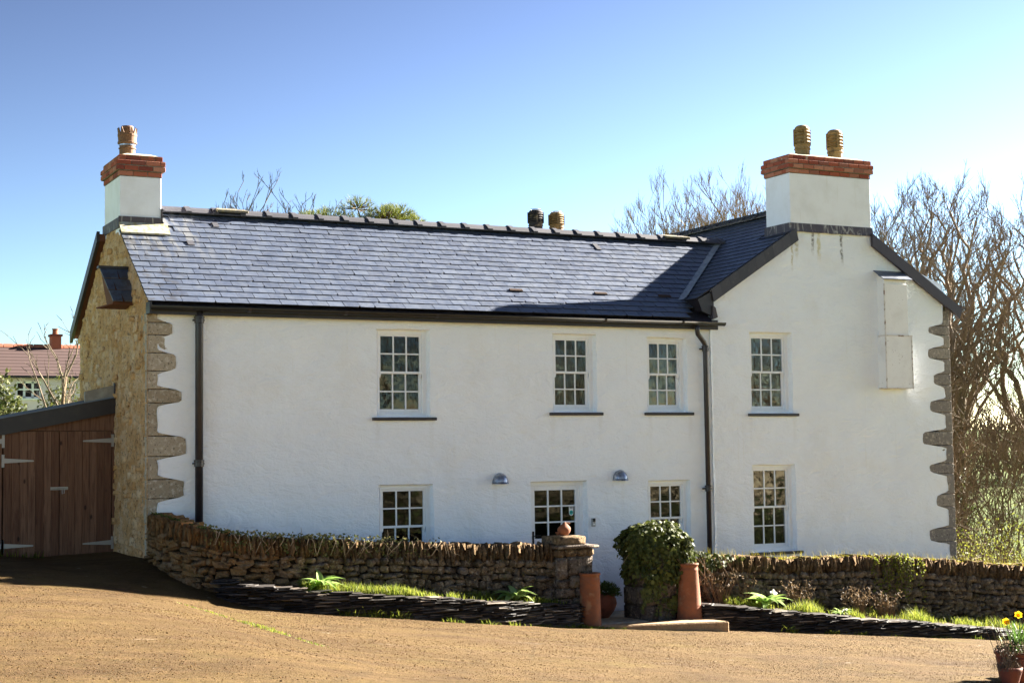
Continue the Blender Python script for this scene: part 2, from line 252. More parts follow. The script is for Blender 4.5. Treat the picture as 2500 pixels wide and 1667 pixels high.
# ------------------------------------------------------------------ object helpers
LOC = {}
def wl(o): return LOC.get(o.name, Vector((0, 0, 0)))
def tag(o, label=None, cat=None, group=None, kind=None):
    if label: o['label'] = label
    if cat: o['category'] = cat
    if group: o['group'] = group
    if kind: o['kind'] = kind
    return o
def link(o, parent=None, world=Vector((0, 0, 0))):
    col.objects.link(o); w = Vector(world); LOC[o.name] = w
    if parent is not None: o.parent = parent; o.location = w - wl(parent)
    else: o.location = w
    return o
def thing(name, loc, label, cat, group=None):
    o = bpy.data.objects.new(name, None); o.empty_display_size = .2
    link(o, None, Vector(loc)); return tag(o, label, cat, group)
def inst(name, mesh, parent, world, rot=(0, 0, 0), scale=(1, 1, 1)):
    o = bpy.data.objects.new(name, mesh); link(o, parent, world); o.rotation_euler = rot; o.scale = scale; return o
def remesh(mesh, mat):
    k = mesh.copy(); k.materials.clear(); k.materials.append(M[mat]); return k
class MB:
    def __init__(s): s.v = []; s.f = []
    def add(s, vs, fs):
        b = len(s.v); s.v.extend(vs); s.f.extend([tuple(i+b for i in f) for f in fs])
    def box(s, a, b):
        x0, y0, z0 = a; x1, y1, z1 = b
        s.add([(x0,y0,z0),(x1,y0,z0),(x1,y1,z0),(x0,y1,z0),(x0,y0,z1),(x1,y0,z1),(x1,y1,z1),(x0,y1,z1)], [(0,3,2,1),(4,5,6,7),(0,1,5,4),(1,2,6,5),(2,3,7,6),(3,0,4,7)])
        return s
    def prism(s, poly, vec):
        n = len(poly); vec = Vector(vec); p = [Vector(q) for q in poly]
        s.add([tuple(q) for q in p] + [tuple(q+vec) for q in p], [tuple(range(n))[::-1], tuple(range(n, 2*n))] + [(i, (i+1) % n, (i+1) % n+n, i+n) for i in range(n)])
        return s
    def quad(s, a, b, c, d): s.add([tuple(a), tuple(b), tuple(c), tuple(d)], [(0,1,2,3)])
    def tri(s, a, b, c): s.add([tuple(a), tuple(b), tuple(c)], [(0,1,2)])
    def tube(s, pts, rads, n=8, caps=True):
        pts = [Vector(p) for p in pts]; b = len(s.v); ring = None
        for i, p in enumerate(pts):
            d = (pts[min(i+1, len(pts)-1)] - pts[max(i-1, 0)]).normalized()
            if ring is None:
                a = d.orthogonal().normalized()
            else:
                a = (ring - d*ring.dot(d)); a = a.normalized() if a.length > 1e-6 else d.orthogonal().normalized()
            ring = a; c = d.cross(a); r = rads[i] if isinstance(rads, (list, tuple)) else rads
            for k in range(n):
                t = 2*PI*k/n; s.v.append(tuple(p + (a*math.cos(t) + c*math.sin(t))*r))
        for i in range(len(pts)-1):
            for k in range(n):
                s.f.append((b+i*n+k, b+i*n+(k+1) % n, b+(i+1)*n+(k+1) % n, b+(i+1)*n+k))
        if caps:
            s.f.append(tuple(b+k for k in range(n))[::-1]); s.f.append(tuple(b+(len(pts)-1)*n+k for k in range(n)))
        return s
    def lathe(s, prof, c=(0, 0, 0), n=24, a0=0, a1=2*PI):
        b = len(s.v); full = abs(a1-a0-2*PI) < 1e-6; k = n if full else n+1
        for r, z in prof:
            for i in range(k):
                t = a0+(a1-a0)*i/n; s.v.append((c[0]+r*math.cos(t), c[1]+r*math.sin(t), c[2]+z))
        for j in range(len(prof)-1):
            for i in range(n):
                i2 = (i+1) % k; s.f.append((b+j*k+i, b+j*k+i2, b+(j+1)*k+i2, b+(j+1)*k+i))
        return s
    def mesh(s, name, mat, smooth=False, off=Vector((0, 0, 0))):
        me = bpy.data.meshes.new(name); v = s.v if off.length == 0 else [(a-off.x, b-off.y, c-off.z) for a, b, c in s.v]
        me.from_pydata(v, [], s.f)
        if isinstance(mat, str): mat = M[mat]
        me.materials.append(mat)
        if smooth: me.shade_smooth()
        return me
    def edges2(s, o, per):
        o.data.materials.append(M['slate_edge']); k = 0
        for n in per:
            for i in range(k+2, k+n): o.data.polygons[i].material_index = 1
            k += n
    def build(s, name, mat, parent=None, smooth=False, at=None):
        w = Vector(at) if at is not None else (wl(parent) if parent is not None else Vector((0, 0, 0)))
        o = bpy.data.objects.new(name, s.mesh(name, mat, smooth, w)); return link(o, parent, w)
def bev(mesh, w, seg=1):
    b = bmesh.new(); b.from_mesh(mesh); bmesh.ops.bevel(b, geom=b.edges[:], offset=w, segments=seg, affect='EDGES', clamp_overlap=True); b.to_mesh(mesh); b.free(); return mesh
def bbox(name, a, b, mat, parent, w=.006):
    o = MB().box(a, b).build(name, mat, parent); bev(o.data, w); return o
def N2(x, y, z=0.): return noise.noise(Vector((x, y, z)))
def lerp(a, b, t): return a+(b-a)*t
def interp(pts, x):
    if x <= pts[0][0]: return pts[0][1]
    for (x0, y0), (x1, y1) in zip(pts, pts[1:]):
        if x <= x1: t = (x-x0)/(x1-x0); return lerp(y0, y1, t)
    return pts[-1][1]
def sstep(a, b, x):
    t = min(1, max(0, (x-a)/(b-a))); return t*t*(3-2*t)
def stone_mesh(seed, rnd=.35, jit=.06, smooth=True):
    rr = random.Random(seed); b = bmesh.new(); bmesh.ops.create_cube(b, size=1); bmesh.ops.subdivide_edges(b, edges=b.edges[:], cuts=1, use_grid_fill=True)
    for v in b.verts:
        c = v.co; l = c.length; q = c/l*.62; m_ = c.lerp(q, rnd); n_ = sum(1 for a in c if abs(a) > .49)
        if n_ == 3: m_ *= 1-.1*rnd
        v.co = m_ + Vector((rr.uniform(-jit, jit), rr.uniform(-jit, jit), rr.uniform(-jit, jit)))
    me = bpy.data.meshes.new('stone'); b.to_mesh(me); b.free()
    if smooth: me.shade_smooth()
    return me

# ------------------------------------------------------------------ ground
PX = [(-40,2.6),(-8,1.42),(-2.4,1.1),(-1.2,1.0),(-.4,.82),(.3,.68),(1.4,.55),(3.0,.38),(4.7,.18),(5.95,.04),(7.9,-.07),(10.6,-.31),(14.0,-.61),(20,-1.1),(60,-2.0)]
def p0(x):
    return sum(interp(PX, x+d) for d in (-.5, -.25, 0, .25, .5))/5
def ground(x, y):
    z = p0(x)
    if y < -2: z -= .012*(-2-y)
    q = interp([(-6,.02),(-1.2,.1),(0,.24),(1.2,.15),(3,0)], x); z += q*(min(max(y, -2), 0)+2)
    if y > 2: z += (y-2)*lerp(.1, .055, sstep(0, 18, x))*(1-.35*sstep(20, 90, y))
    return z
def gp(x, y): return Vector((x, y, ground(x, y)))
def sheet(name, xs, ys, mat, dz, rough=0):
    mb = MB()
    for y in ys:
        for x in xs:
            mb.v.append((x, y, ground(x, y)+dz+(rough*N2(x*.9, y*.9)+rough*.5*N2(x*3, y*3, 5) if rough else 0)))
    n = len(xs)
    for j in range(len(ys)-1):
        for i in range(n-1):
            a = j*n+i; mb.f.append((a, a+1, a+n+1, a+n))
    return mb.build(name, mat, None, True)
def span(a, b, s): k = max(1, round((b-a)/s)); return [a+(b-a)*i/k for i in range(k+1)]
tx = span(-150, -14, 8) + span(-12, 24, 1.5) + span(28, 260, 8)
ty = span(-120, -28, 8) + span(-26, 10, 1.5) + span(13, 420, 8)
tag(sheet('terrain', tx, ty, 'pasture', -.06), kind='structure')
tag(sheet('drive', span(-11, 19, .16), span(-26, 2.4, .16), 'drive', .0, .016), kind='structure')

import numpy as np
def gravel(n, seed):
    g = np.random.default_rng(seed); u = g.random(n)
    y = -2.1-11.5*u**1.25; x = g.uniform(-6.5, 12, n)
    m1 = np.sin(x*1.3+np.sin(y*.9)*1.7)+np.sin(y*2.1+x*.6)+g.normal(0, .9, n); keep = m1 > -.6; x, y = x[keep], y[keep]; n = len(x)
    z = np.array([ground(a, b)+.016*N2(a*.9, b*.9)+.008*N2(a*3, b*3, 5) for a, b in zip(x.tolist(), y.tolist())])
    r = g.uniform(.003, .0085, n)*np.where(g.random(n) < .02, 1.8, 1); base = np.array([(1,0,0),(-.5,.87,0),(-.5,-.87,0),(0,0,.75),(0,0,-.5)]); f0 = np.array([(0,1,3),(1,2,3),(2,0,3),(1,0,4),(2,1,4),(0,2,4)])
    a = g.uniform(0, 6.283, n); ca, sa = np.cos(a), np.sin(a); v = base[None]*r[:, None, None]*g.uniform(.65, 1.35, (n, 5, 1)); vx = v[..., 0]*ca[:, None]-v[..., 1]*sa[:, None]+x[:, None]; vy = v[..., 0]*sa[:, None]+v[..., 1]*ca[:, None]+y[:, None]; vz = v[..., 2]+z[:, None]+.002
    V = np.stack([vx, vy, vz], -1).reshape(-1, 3); F = (f0[None]+5*np.arange(n)[:, None, None]).reshape(-1, 3)
    me = bpy.data.meshes.new('gravel'); me.vertices.add(len(V)); me.vertices.foreach_set('co', V.ravel()); me.loops.add(F.size); me.loops.foreach_set('vertex_index', F.ravel().astype(np.int32)); me.polygons.add(len(F)); me.polygons.foreach_set('loop_start', np.arange(0, F.size, 3, dtype=np.int32)); me.update(calc_edges=True); me.validate(); me.materials.append(M['gravel'])
    o = bpy.data.objects.new('gravel', me); link(o); tag(o, 'coarse brown grit and small stones scattered over the drive', 'gravel', kind='stuff')
gravel(70000, 4)
# ------------------------------------------------------------------ cottage
cot = thing('cottage', (0, 0, 0), 'long white rendered cottage with slate roof and gabled right wing', 'house')
ZE, SL, YR, ZR = 4.85, .694, 2.22, 6.53
AX, AZ, WS = 12.27, 7.05, .63                      # wing apex x, z and slope
def zmain(y): return ZE+SL*(y+.2) if y < YR else ZR-SL*(y-YR)
def zwing(x): return AZ-WS*abs(x-AX)
def pert(x, z):
    return x+.012*N2(x*3, z*3, 3)+.008*N2(x*11, z*11, 9), z+.012*N2(x*2.4, z*5, 7)
def wally(x, z): return .02*N2(x*.55, z*.6, 1)+.014*N2(x*2.2, z*2.6, 2)+.006*N2(x*6, z*8, 4)
def edge_fn(stones, base, amp, sgn, x0):
    def e(z):
        v = base
        for (a, b, L) in stones:
            w = sstep(a-.06, a+.035, z)*(1-sstep(b-.035, b+.06, z))
            v = max(v, base+(L-base)*w*(1-.05*abs(z-(a+b)/2)/(b-a)))
        return x0+sgn*(v+amp*N2(z*6, 3.3))
    return e
QL = [(4.4,4.58,.35),(3.88,4.14,.4),(3.42,3.62,.5),(2.66,2.95,.56),(2.06,2.33,.51),(1.5,1.7,.36)]
QR = [(4.72,4.88,.47),(4.27,4.47,.5),(3.79,3.99,.4),(3.28,3.5,.5),(2.68,2.93,.7),(2.16,2.34,.54),(1.55,1.78,.41),(.92,1.16,.6),(.3,.5,.45)]
eL = edge_fn(QL, .13, .035, 1, 0); eR = edge_fn(QR, .13, .03, -1, 14.93)
WIN = [('upper', 3.50,4.40,3.21,4.57), ('upper', 6.57,7.39,3.285,4.57), ('upper', 8.36,9.16,3.285,4.545), ('upper', 10.43,11.33,3.265,4.68),
       ('lower', 3.52,4.44,.86,2.18), ('lower', 8.33,9.17,.86,2.155), ('lower', 10.41,11.34,.885,2.38)]
DOOR = (6.14,7.18,.06,2.18)
HOLES = [w[1:] for w in WIN] + [DOOR]
def grid_lines(a, b, step, cuts):
    ks = sorted({a, b, *[c for c in cuts if a < c < b]}); out = []
    for u, v in zip(ks, ks[1:]): out += span(u, v, step)[:-1]
    return out+[b]
def render_wall(name, x0, x1, z0, ztop, holes, fx, fy, step=.05, zstep=.03):
    hs = [h_ for h_ in holes if x0 < h_[0] and h_[1] < x1]
    xs = grid_lines(x0, x1, step, [h_[0] for h_ in hs]+[h_[1] for h_ in hs]); zm = 4.78
    zs = grid_lines(z0, zm, zstep, [h_[2] for h_ in hs]+[h_[3] for h_ in hs]); mb = MB(); rows = []
    for z in zs: rows.append((z, None))
    top = ztop is not None
    if top: rows += [(None, k/24) for k in range(1, 25)]
    n = len(xs)
    for z, t in rows:
        for x in xs:
            zz = z if t is None else lerp(zm, max(zm, ztop(fx(x, zm))), t)
            X_ = fx(x, zz); px, pz = pert(X_, zz)
            if x in (x0, x1): px = X_
            mb.v.append((px, fy+wally(X_, zz), pz if t is None or t < 1 else zz))
    for j in range(len(rows)-1):
        for i in range(n-1):
            if rows[j+1][1] is None:
                cx, cz = (xs[i]+xs[i+1])/2, (rows[j][0]+rows[j+1][0])/2
                if any(h_[0] < cx < h_[1] and h_[2] < cz < h_[3] for h_ in hs): continue
            a = j*n+i; mb.f.append((a, a+1, a+n+1, a+n))
    # lips turned back at both free ends
    for col_ in (0, n-1):
        b = len(mb.v)
        for j in range(len(rows)): q = mb.v[j*n+col_]; mb.v.append((q[0]+(.006 if col_ else -.006)*0, q[1]+.05, q[2]))
        for j in range(len(rows)-1):
            f = (j*n+col_, (j+1)*n+col_, b+j+1, b+j); mb.f.append(f if col_ else f[::-1])
    return mb.build(name, 'render', cot, True)
def fx_main(x, z):
    if x >= 1.2: return x
    e = eL(z); return e+(1.2-e)*x/1.2
def fx_wing(x, z):
    if x <= 13.9: return x
    e = eR(z); return 13.9+(e-13.9)*(x-13.9)/(14.93-13.9)
def ztop_wing(x):
    z = zwing(x)-.02
    return min(z, 6.5) if 11.3 < x < 13.25 else z
WY = -.03
render_wall('front_wall', 0, 9.64, -.4, None, HOLES, fx_main, 0)
o = render_wall('wing_wall', 9.62, 14.93, -1.0, ztop_wing, HOLES, fx_wing, WY)
# hidden walls, floors
MB().box((.03, 4.3, -.2), (15, 4.5, 4.8)).build('rear_wall', 'render', cot)
MB().box((14.9, .06, -1), (14.96, 6, 5.35)).build('wing_side_wall', 'quoin_right', cot)
MB().box((.1, 1.7, .0), (14.8, 1.8, 4.9)).build('partition_wall', 'room', cot)  # dark plane added so the rooms behind the panes bounce little light
MB().box((.1, .25, 2.5), (14.8, 1.69, 2.7)).build('upper_floor', 'room', cot)
MB().box((.1, .25, 4.75), (14.8, 1.69, 4.82)).build('upper_ceiling', 'room', cot)
MB().box((.1, .25, -.2), (14.8, 1.69, 0.02)).build('ground_floor', 'room', cot)
# stone gable, relief built in
mb = MB(); ys = span(0, 4.52, .045); zs = span(.8, 6.3, .045); n = len(ys)
for z in zs:
    for y in ys:
        zt = min(z, zmain(y)-.03)
        d = .02*N2(y*1.2, z*1.2, 8)+.022*N2(y*7, z*9, 2)+.012*N2(y*19, z*24, 4)
        k = min(1, y/.12)*min(1, max(0, (zmain(y)-z)/.2))
        mb.v.append((-.01-d*max(.25, k)-.035*k, y, zt))
for j in range(len(zs)-1):
    for i in range(n-1):
        if zs[j] > zmain(ys[i])-.03 and zs[j] > zmain(ys[i+1])-.03: continue
        a = j*n+i; mb.f.append((a, a+n, a+n+1, a+1))
gab = mb.build('gable_wall', 'ochre', cot, True); tag(gab, 'rough ochre rubble end wall')
MB().box((-.0, .03, .6), (.12, 4.4, 4.75)).build('gable_backing', 'core', cot)
SM = [stone_mesh(100+i, .3, .11) for i in range(10)]
OS = [remesh(s, 'ochre_stone') for s in SM]
y = 0; cnt = 0
for row in range(40):
    z = 1.15+row*.135
    y = .18+R.uniform(0, .15)
    while y < 4.35 and cnt < 290:
        w = R.uniform(.1, .3); h_ = R.uniform(.06, .13)
        if z+h_ < zmain(y+w/2)-.12 and not (1.55 < y+w/2 < 2.9 and z > 6.0) and not (y > 1.9 and z < 3.4) and R.random() < .62:
            inst('stone', R.choice(OS), cot, (-.03+R.uniform(-.01, .01), y+w/2, z+R.uniform(-.03, .03)), (R.uniform(-.15, .15), 0, R.uniform(-.08, .08)), (R.uniform(.05, .075), w, h_)); cnt += 1
        y += w+R.uniform(.04, .16)
# quoin blocks
def quoins(stones, x0, sgn, mat, yf):
    zs_ = sorted([q[0] for q in stones]+[q[1] for q in stones]); blocks = []
    edges = [zs_[0]-.35]+zs_+[min(4.72, zs_[-1]+.35) if sgn > 0 else zs_[-1]+.3]
    for i in range(len(edges)-1):
        long_ = [q for q in stones if abs(q[0]-edges[i]) < 1e-6]
        L = (long_[0][2]+.12) if long_ else .34
        blocks.append((edges[i], edges[i+1], L))
    for a, b, L in blocks:
        mb = MB(); xa, xb = (x0, x0+sgn*L) if sgn > 0 else (x0+sgn*L, x0)
        mb.box((xa, yf, a+.004), (xb, yf+.3, b-.004)); me = mb.mesh('quoin', mat)
        bm = bmesh.new(); bm.from_mesh(me); bmesh.ops.bevel(bm, geom=bm.edges[:], offset=.009, segments=1, affect='EDGES'); 
        for v in bm.verts: v.co += Vector((.006*N2(v.co.x*5, v.co.z*5), .005*N2(v.co.x*9, v.co.z*9, 5), .006*N2(v.co.x*6, v.co.z*6, 9)))
        bm.to_mesh(me); bm.free(); inst('quoin', me, cot, (0, 0, 0))
quoins(QL, -.03, 1, 'quoin_left', .012); quoins(QR, 14.97, -1, 'quoin_right', WY+.012)

# windows
def curtain(name, x0, x1, z0, z1, y, mat, label, cat='curtain'):
    mb = MB(); k = max(12, int((x1-x0)/.02))
    for i in range(k+1):
        x = lerp(x0, x1, i/k); yy = y+.02*math.sin(i*1.1)+.01*math.sin(i*.37); mb.v += [(x, yy, z0), (x, yy, z1), (x, yy+.004, z1), (x, yy+.004, z0)]
    for i in range(k):
        a = i*4; mb.f += [(a, a+4, a+5, a+1), (a+3, a+2, a+6, a+7), (a+1, a+5, a+6, a+2), (a, a+3, a+7, a+4)]
    o = mb.build(name, mat, None, True, at=((x0+x1)/2, y, z0)); tag(o, label, cat); return o
def reveal(hole, yf, depth, parent):
    x0, x1, z0, z1 = hole; mb = MB(); per = []
    for x in span(x0, x1, .05)[:-1]: per.append((x, z0))
    for z in span(z0, z1, .03)[:-1]: per.append((x1, z))
    for x in span(x0, x1, .05)[:-1]: per.append((x1+x0-x, z1))
    for z in span(z0, z1, .03)[:-1]: per.append((x0, z1+z0-z))
    n = len(per); cx, cz = (x0+x1)/2, (z0+z1)/2
    for k, (dd, ins) in enumerate(((0, 0), (.006, .004), (.02, .01), (depth, .012))):
        for x, z in per:
            px, pz = pert(x, z); y = yf+wally(x, z)+dd
            if k == 3: y = yf+depth
            sx = ins if x <= x0+1e-6 else (-ins if x >= x1-1e-6 else 0); sz = ins if z <= z0+1e-6 else (-ins if z >= z1-1e-6 else 0)
            mb.v.append((px+sx, y, pz+sz))
    for k in range(3):
        for i in range(n):
            j = (i+1) % n; mb.f.append((k*n+i, (k+1)*n+i, (k+1)*n+j, k*n+j))
    return mb.build('reveal', 'render', parent, True)
def frame_boxes(mb, x0, x1, z0, z1, y0, y1, s, t, b):
    mb.box((x0, y0, z0), (x0+s, y1, z1)); mb.box((x1-s, y0, z0), (x1, y1, z1)); mb.box((x0+s, y0+.001, z1-t), (x1-s, y1, z1)); mb.box((x0+s, y0+.001, z0), (x1-s, y1, z0+b))
def sash(win, x0, x1, z0, z1, yf, bot, top, stile=.042):
    mb = MB(); frame_boxes(mb, x0, x1, z0, z1, yf, yf+.04, stile, top, bot)
    gx0, gx1, gz0, gz1 = x0+stile, x1-stile, z0+bot, z1-top; b = .011
    for i in (1, 2):
        x = lerp(gx0, gx1, i/3); mb.box((x-b, yf+.006, gz0), (x+b, yf+.034, gz1))
    zc = (gz0+gz1)/2; mb.box((gx0, yf+.004, zc-b), (gx1, yf+.036, zc+b))
    o = mb.build('sash', 'paint', win); bev(o.data, .003)
    for i in range(3):
        for j in range(2):
            xa, xb = lerp(gx0, gx1, i/3)+b, lerp(gx0, gx1, (i+1)/3)-b; za, zb = (gz0, zc-b) if j == 0 else (zc+b, gz1)
            p = MB(); t1, t2 = R.uniform(-.0015, .0015), R.uniform(-.0015, .0015)
            p.prism([(xa, yf+.02+t1, za), (xb, yf+.02, za), (xb, yf+.02, zb), (xa, yf+.02+t2, zb)], (0, .004, 0)); p.build('pane', 'glass', win)
def window(x0, x1, z0, z1, yf, sill=True, depth=.12):
    win = bpy.data.objects.new('window', None); link(win, cot, ((x0+x1)/2, yf, z0))
    reveal((x0, x1, z0, z1), yf, depth, win)
    mb = MB(); fx0, fx1, fz0, fz1 = x0-.02, x1+.02, z0-.02, z1+.02; y = yf+depth-.012
    frame_boxes(mb, fx0, fx1, fz0, fz1, y, y+.13, .10, .085, .075); o = mb.build('frame', 'paint', win); bev(o.data, .004)
    ix0, ix1, iz0, iz1 = fx0+.10, fx1-.10, fz0+.075, fz1-.085
    # inner bead
    mb = MB(); frame_boxes(mb, ix0-.02, ix1+.02, iz0-.02, iz1+.02, y-.012, y+.004, .028, .028, .03); o = mb.build('bead', 'paint', win); bev(o.data, .003)
    zm = lerp(iz0, iz1, .515)
    sash(win, ix0, ix1, zm-.018, iz1, y+.012, .036, .04); sash(win, ix0, ix1, iz0, zm+.018, y+.056, .075, .036)
    for xx in (ix0+.03, ix1-.03):
        h_ = MB().prism([(xx-.018, y+.014, zm-.018), (xx+.018, y+.014, zm-.018), (xx+.012, y+.014, zm-.06), (xx, y+.014, zm-.085), (xx-.014, y+.014, zm-.05)], (0, .036, 0)); h_.build('sash_horn', 'paint', win)
    if sill:
        s = bbox('sill', (x0-.07, yf-.055, z0-.05), (x1+.09, yf+depth+.1, z0-.003), 'black', win, .006)
    return win
for k, (kind, x0, x1, z0, z1) in enumerate(WIN): window(x0, x1, z0, z1, WY if x0 > 9.7 else 0)
curtain('curtain', 6.6, 7.36, 3.3, 4.55, .42, 'net', 'grey net curtain behind the second upper window from the left')
curtain('curtain', 8.4, 9.12, 3.3, 4.52, .42, 'net', 'grey net curtain behind upper window beside the right downpipe')
curtain('curtain', 10.5, 10.74, 3.3, 4.3, .3, 'cream', 'cream curtain gathered at left of the upper wing window')
curtain('curtain', 10.76, 10.92, 3.3, 4.62, .5, 'dull', 'brown curtain drawn back in the upper wing window')
curtain('curtain', 10.46, 10.55, .92, 2.1, .34, 'cream', 'cream strip of curtain at left edge of the lower wing window')
curtain('curtain', 4.12, 4.3, 3.25, 4.52, .36, 'dull', 'dull brown curtain at right side of the upper left window')
sofa = MB(); sofa.prism([(10.5, .5, 3.28), (11.25, .5, 3.28), (11.25, .5, 3.72), (11.0, .5, 3.78), (10.75, .5, 3.72), (10.55, .5, 3.62)], (0, .4, 0))
o = sofa.build('armchair', 'red_cloth', None, at=(10.9, .5, 3.28)); bev(o.data, .03, 2); tag(o, 'rust red armchair back seen inside the upper wing window', 'armchair')
# door
dr = bpy.data.objects.new('door', None); link(dr, cot, (6.66, 0, .06))
reveal(DOOR, 0, .15, dr)
mb = MB(); frame_boxes(mb, 6.12, 7.20, .04, 2.20, .14, .27, .09, .1, .05); o = mb.build('frame', 'paint', dr); bev(o.data, .004)
mb = MB(); dx0, dx1 = 6.21, 7.11; y = .155
frame_boxes(mb, dx0, dx1, 1.16, 2.1, y, y+.05, .075, .07, .1); mb.box((dx0, y, .09), (dx1, y+.05, 1.15))
for i in (1, 2): xx = lerp(dx0+.075, dx1-.075, i/3); mb.box((xx-.012, y+.006, 1.26), (xx+.012, y+.044, 2.03))
for i in (1, 2): zz = lerp(1.26, 2.03, i/3); mb.box((dx0+.075, y+.004, zz-.012), (dx1-.075, y+.046, zz+.012))
o = mb.build('leaf', 'paint', dr); bev(o.data, .004)
for i in range(3):
    for j in range(3):
        xa, xb = lerp(dx0+.075, dx1-.075, i/3)+.012, lerp(dx0+.075, dx1-.075, (i+1)/3)-.012; za, zb = lerp(1.26, 2.03, j/3)+.012, lerp(1.26, 2.03, (j+1)/3)-.012
        MB().box((xa, y+.024, za), (xb, y+.028, zb)).build('pane', 'glass', dr)
mb = MB(); mb.box((6.232, y-.012, 1.1), (6.262, y-.001, 1.38)); mb.tube([(6.247, y-.01, 1.31), (6.247, y-.05, 1.31), (6.36, y-.055, 1.31)], .009, 8); o = mb.build('handle', 'iron', dr)
st = MB(); st.prism([(6.925, y+.018, 1.72)]+[(6.965+.04*math.cos(a), y+.018, 1.655+.045*math.sin(a)) for a in [PI+PI*i/10 for i in range(11)]]+[(7.005, y+.018, 1.72), (7.005, y+.018, 1.765), (6.925, y+.018, 1.765)], (0, .003, 0)).build('sticker', 'wprint', dr)
t = MB(); t.prism([(6.965+.034*math.cos(2*PI*i/20), y+.0145, 1.662+.036*math.sin(2*PI*i/20)) for i in range(20)], (0, .003, 0)); t.build('sticker_disc', 'teal', dr)
t = MB()
for sx in (-.011, .011): t.prism([(6.965+sx+.008*math.cos(2*PI*i/12), y+.012, 1.664+.009*math.sin(2*PI*i/12)) for i in range(12)], (0, .002, 0))
t.box((6.935, y+.0145, 1.745), (6.995, y+.0175, 1.757)); t.box((6.938, y+.0145, 1.725), (6.992, y+.0175, 1.733)); t.build('sticker_print', 'iron', dr)

# --- main roof
roof = bpy.data.objects.new('roof', MB().prism([(.02, -.2, ZE-.05), (.02, YR, ZR-.05), (.02, 4.64, ZE-.05), (.02, 4.5, ZE-.12), (.02, YR, ZR-.13), (.02, -.1, ZE-.12)], (9.57, 0, 0)).mesh('roof', 'black')); link(roof, cot)
MB().prism([(9.6, .15, zmain(.15)-.05), (9.6, YR, ZR-.05), (9.6, YR, ZR-.13), (9.6, .15, zmain(.15)-.13)], (2.6, 0, 0)).build('deck', 'black', roof)
PT = math.atan(SL); CP, SP = math.cos(PT), math.sin(PT); SLEN = (YR+.2)/CP; NR = 17; GA = SLEN/NR; SWD = .248
def slate_shape(rr, w, L, t=.015):
    j = lambda a: rr.uniform(-a, a)
    ch = rr.random() < .12
    base = [(-w/2+.003, j(.004)), (-w/6, j(.003)), (w/6, j(.003)), (w/2-.003, j(.004)), (w/2-.003, L), (-w/2+.003, L)]
    if ch: base[3] = (w/2-.002-rr.uniform(.01, .05), 0.002); base.insert(4, (w/2-.002, rr.uniform(.02, .06)))
    return base, t
def slate_geo(rr, w, L):
    base, t = slate_shape(rr, w, L); n = len(base); hz = lambda y: .027-.022*y/L
    v = [(x, y, hz(y)-t) for x, y in base]+[(x, y, hz(y)) for x, y in base]
    f = [tuple(range(n))[::-1], tuple(range(n, 2*n))]+[(i, (i+1) % n, (i+1) % n+n, i+n) for i in range(n)]
    return v, f
STPL = []
for i in range(14):
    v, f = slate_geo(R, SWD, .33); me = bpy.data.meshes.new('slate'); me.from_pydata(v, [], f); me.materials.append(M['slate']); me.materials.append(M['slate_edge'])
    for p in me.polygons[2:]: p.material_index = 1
    STPL.append((me, v, f))
rest = MB(); nsl = 0; lst = []; per = []
VENT = [(6.12, 4), (7.72, 4), (8.98, 4)]
for i in range(NR):
    s = i*GA; off = (i % 2)*SWD/2
    x = -.055-(SWD/2 if i % 2 else 0)
    while x < 12.4:
        xc = x+SWD/2; yc = -.2+s*CP; zc = ZE+s*SP
        xv = AX-(AZ-(ZE+SL*(yc+.2)))/WS
        if xc-SWD/2 < xv+.25 and not (xc < .7 and yc > 1.5): lst.append((xc, yc, zc))
        x += SWD+.0
for xc, yc, zc in lst:
    me, v, f = R.choice(STPL); rz = R.uniform(-.006, .006); jx = R.uniform(-.003, .003); dz = R.uniform(0, .003)
    clipl = -.055-(xc-SWD/2)
    if xc < 4.45 and nsl < 300 and clipl < .01:
        inst('slate', me, roof, (xc+jx, yc, zc+dz), (PT+R.uniform(-.004, .004), 0, rz)); nsl += 1
    else:
        Mx = Matrix.Translation((xc+jx, yc, zc+dz)) @ Matrix.Rotation(rz, 4, 'Z') @ Matrix.Rotation(PT+R.uniform(-.004, .004), 4, 'X')
        vv = [tuple(Mx @ Vector((max(q[0], clipl-SWD/2+.002) if clipl > 0 else q[0], q[1], q[2]))) for q in v]; rest.add(vv, f); per.append(len(f))
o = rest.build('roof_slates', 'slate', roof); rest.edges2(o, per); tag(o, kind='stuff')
def on_roof(x, s, n=0.): return Vector((x, -.2+s*CP-n*SP, ZE+s*SP+n*CP))
def roof_box(mb, x0, x1, s0, s1, n0, n1):
    P = [on_roof(x, s, n) for n in (n0, n1) for (x, s) in ((x0, s0), (x1, s0), (x1, s1), (x0, s1))]
    mb.add([tuple(p) for p in P], [(0,3,2,1),(4,5,6,7),(0,1,5,4),(1,2,6,5),(2,3,7,6),(3,0,4,7)])
for vx, vr in VENT:
    mb = MB(); s0 = vr*GA; roof_box(mb, vx-.12, vx+.12, s0+.01, s0+.06, .02, .034)
    for k in range(9): xx = vx-.115+k*.026; roof_box(mb, xx, xx+.016, s0, s0+.062, .034, .046)
    mb.build('roof_vent', 'vent', roof)
for (xx, s0, ww, ll) in ((1.48, 2.45, .09, .16), (.92, 1.78, .1, .14), (8.45, 2.38, .09, .22)):
    mb = MB(); roof_box(mb, xx, xx+ww, s0, s0+ll, .024, .04); mb.build('patch', 'ridge', roof)
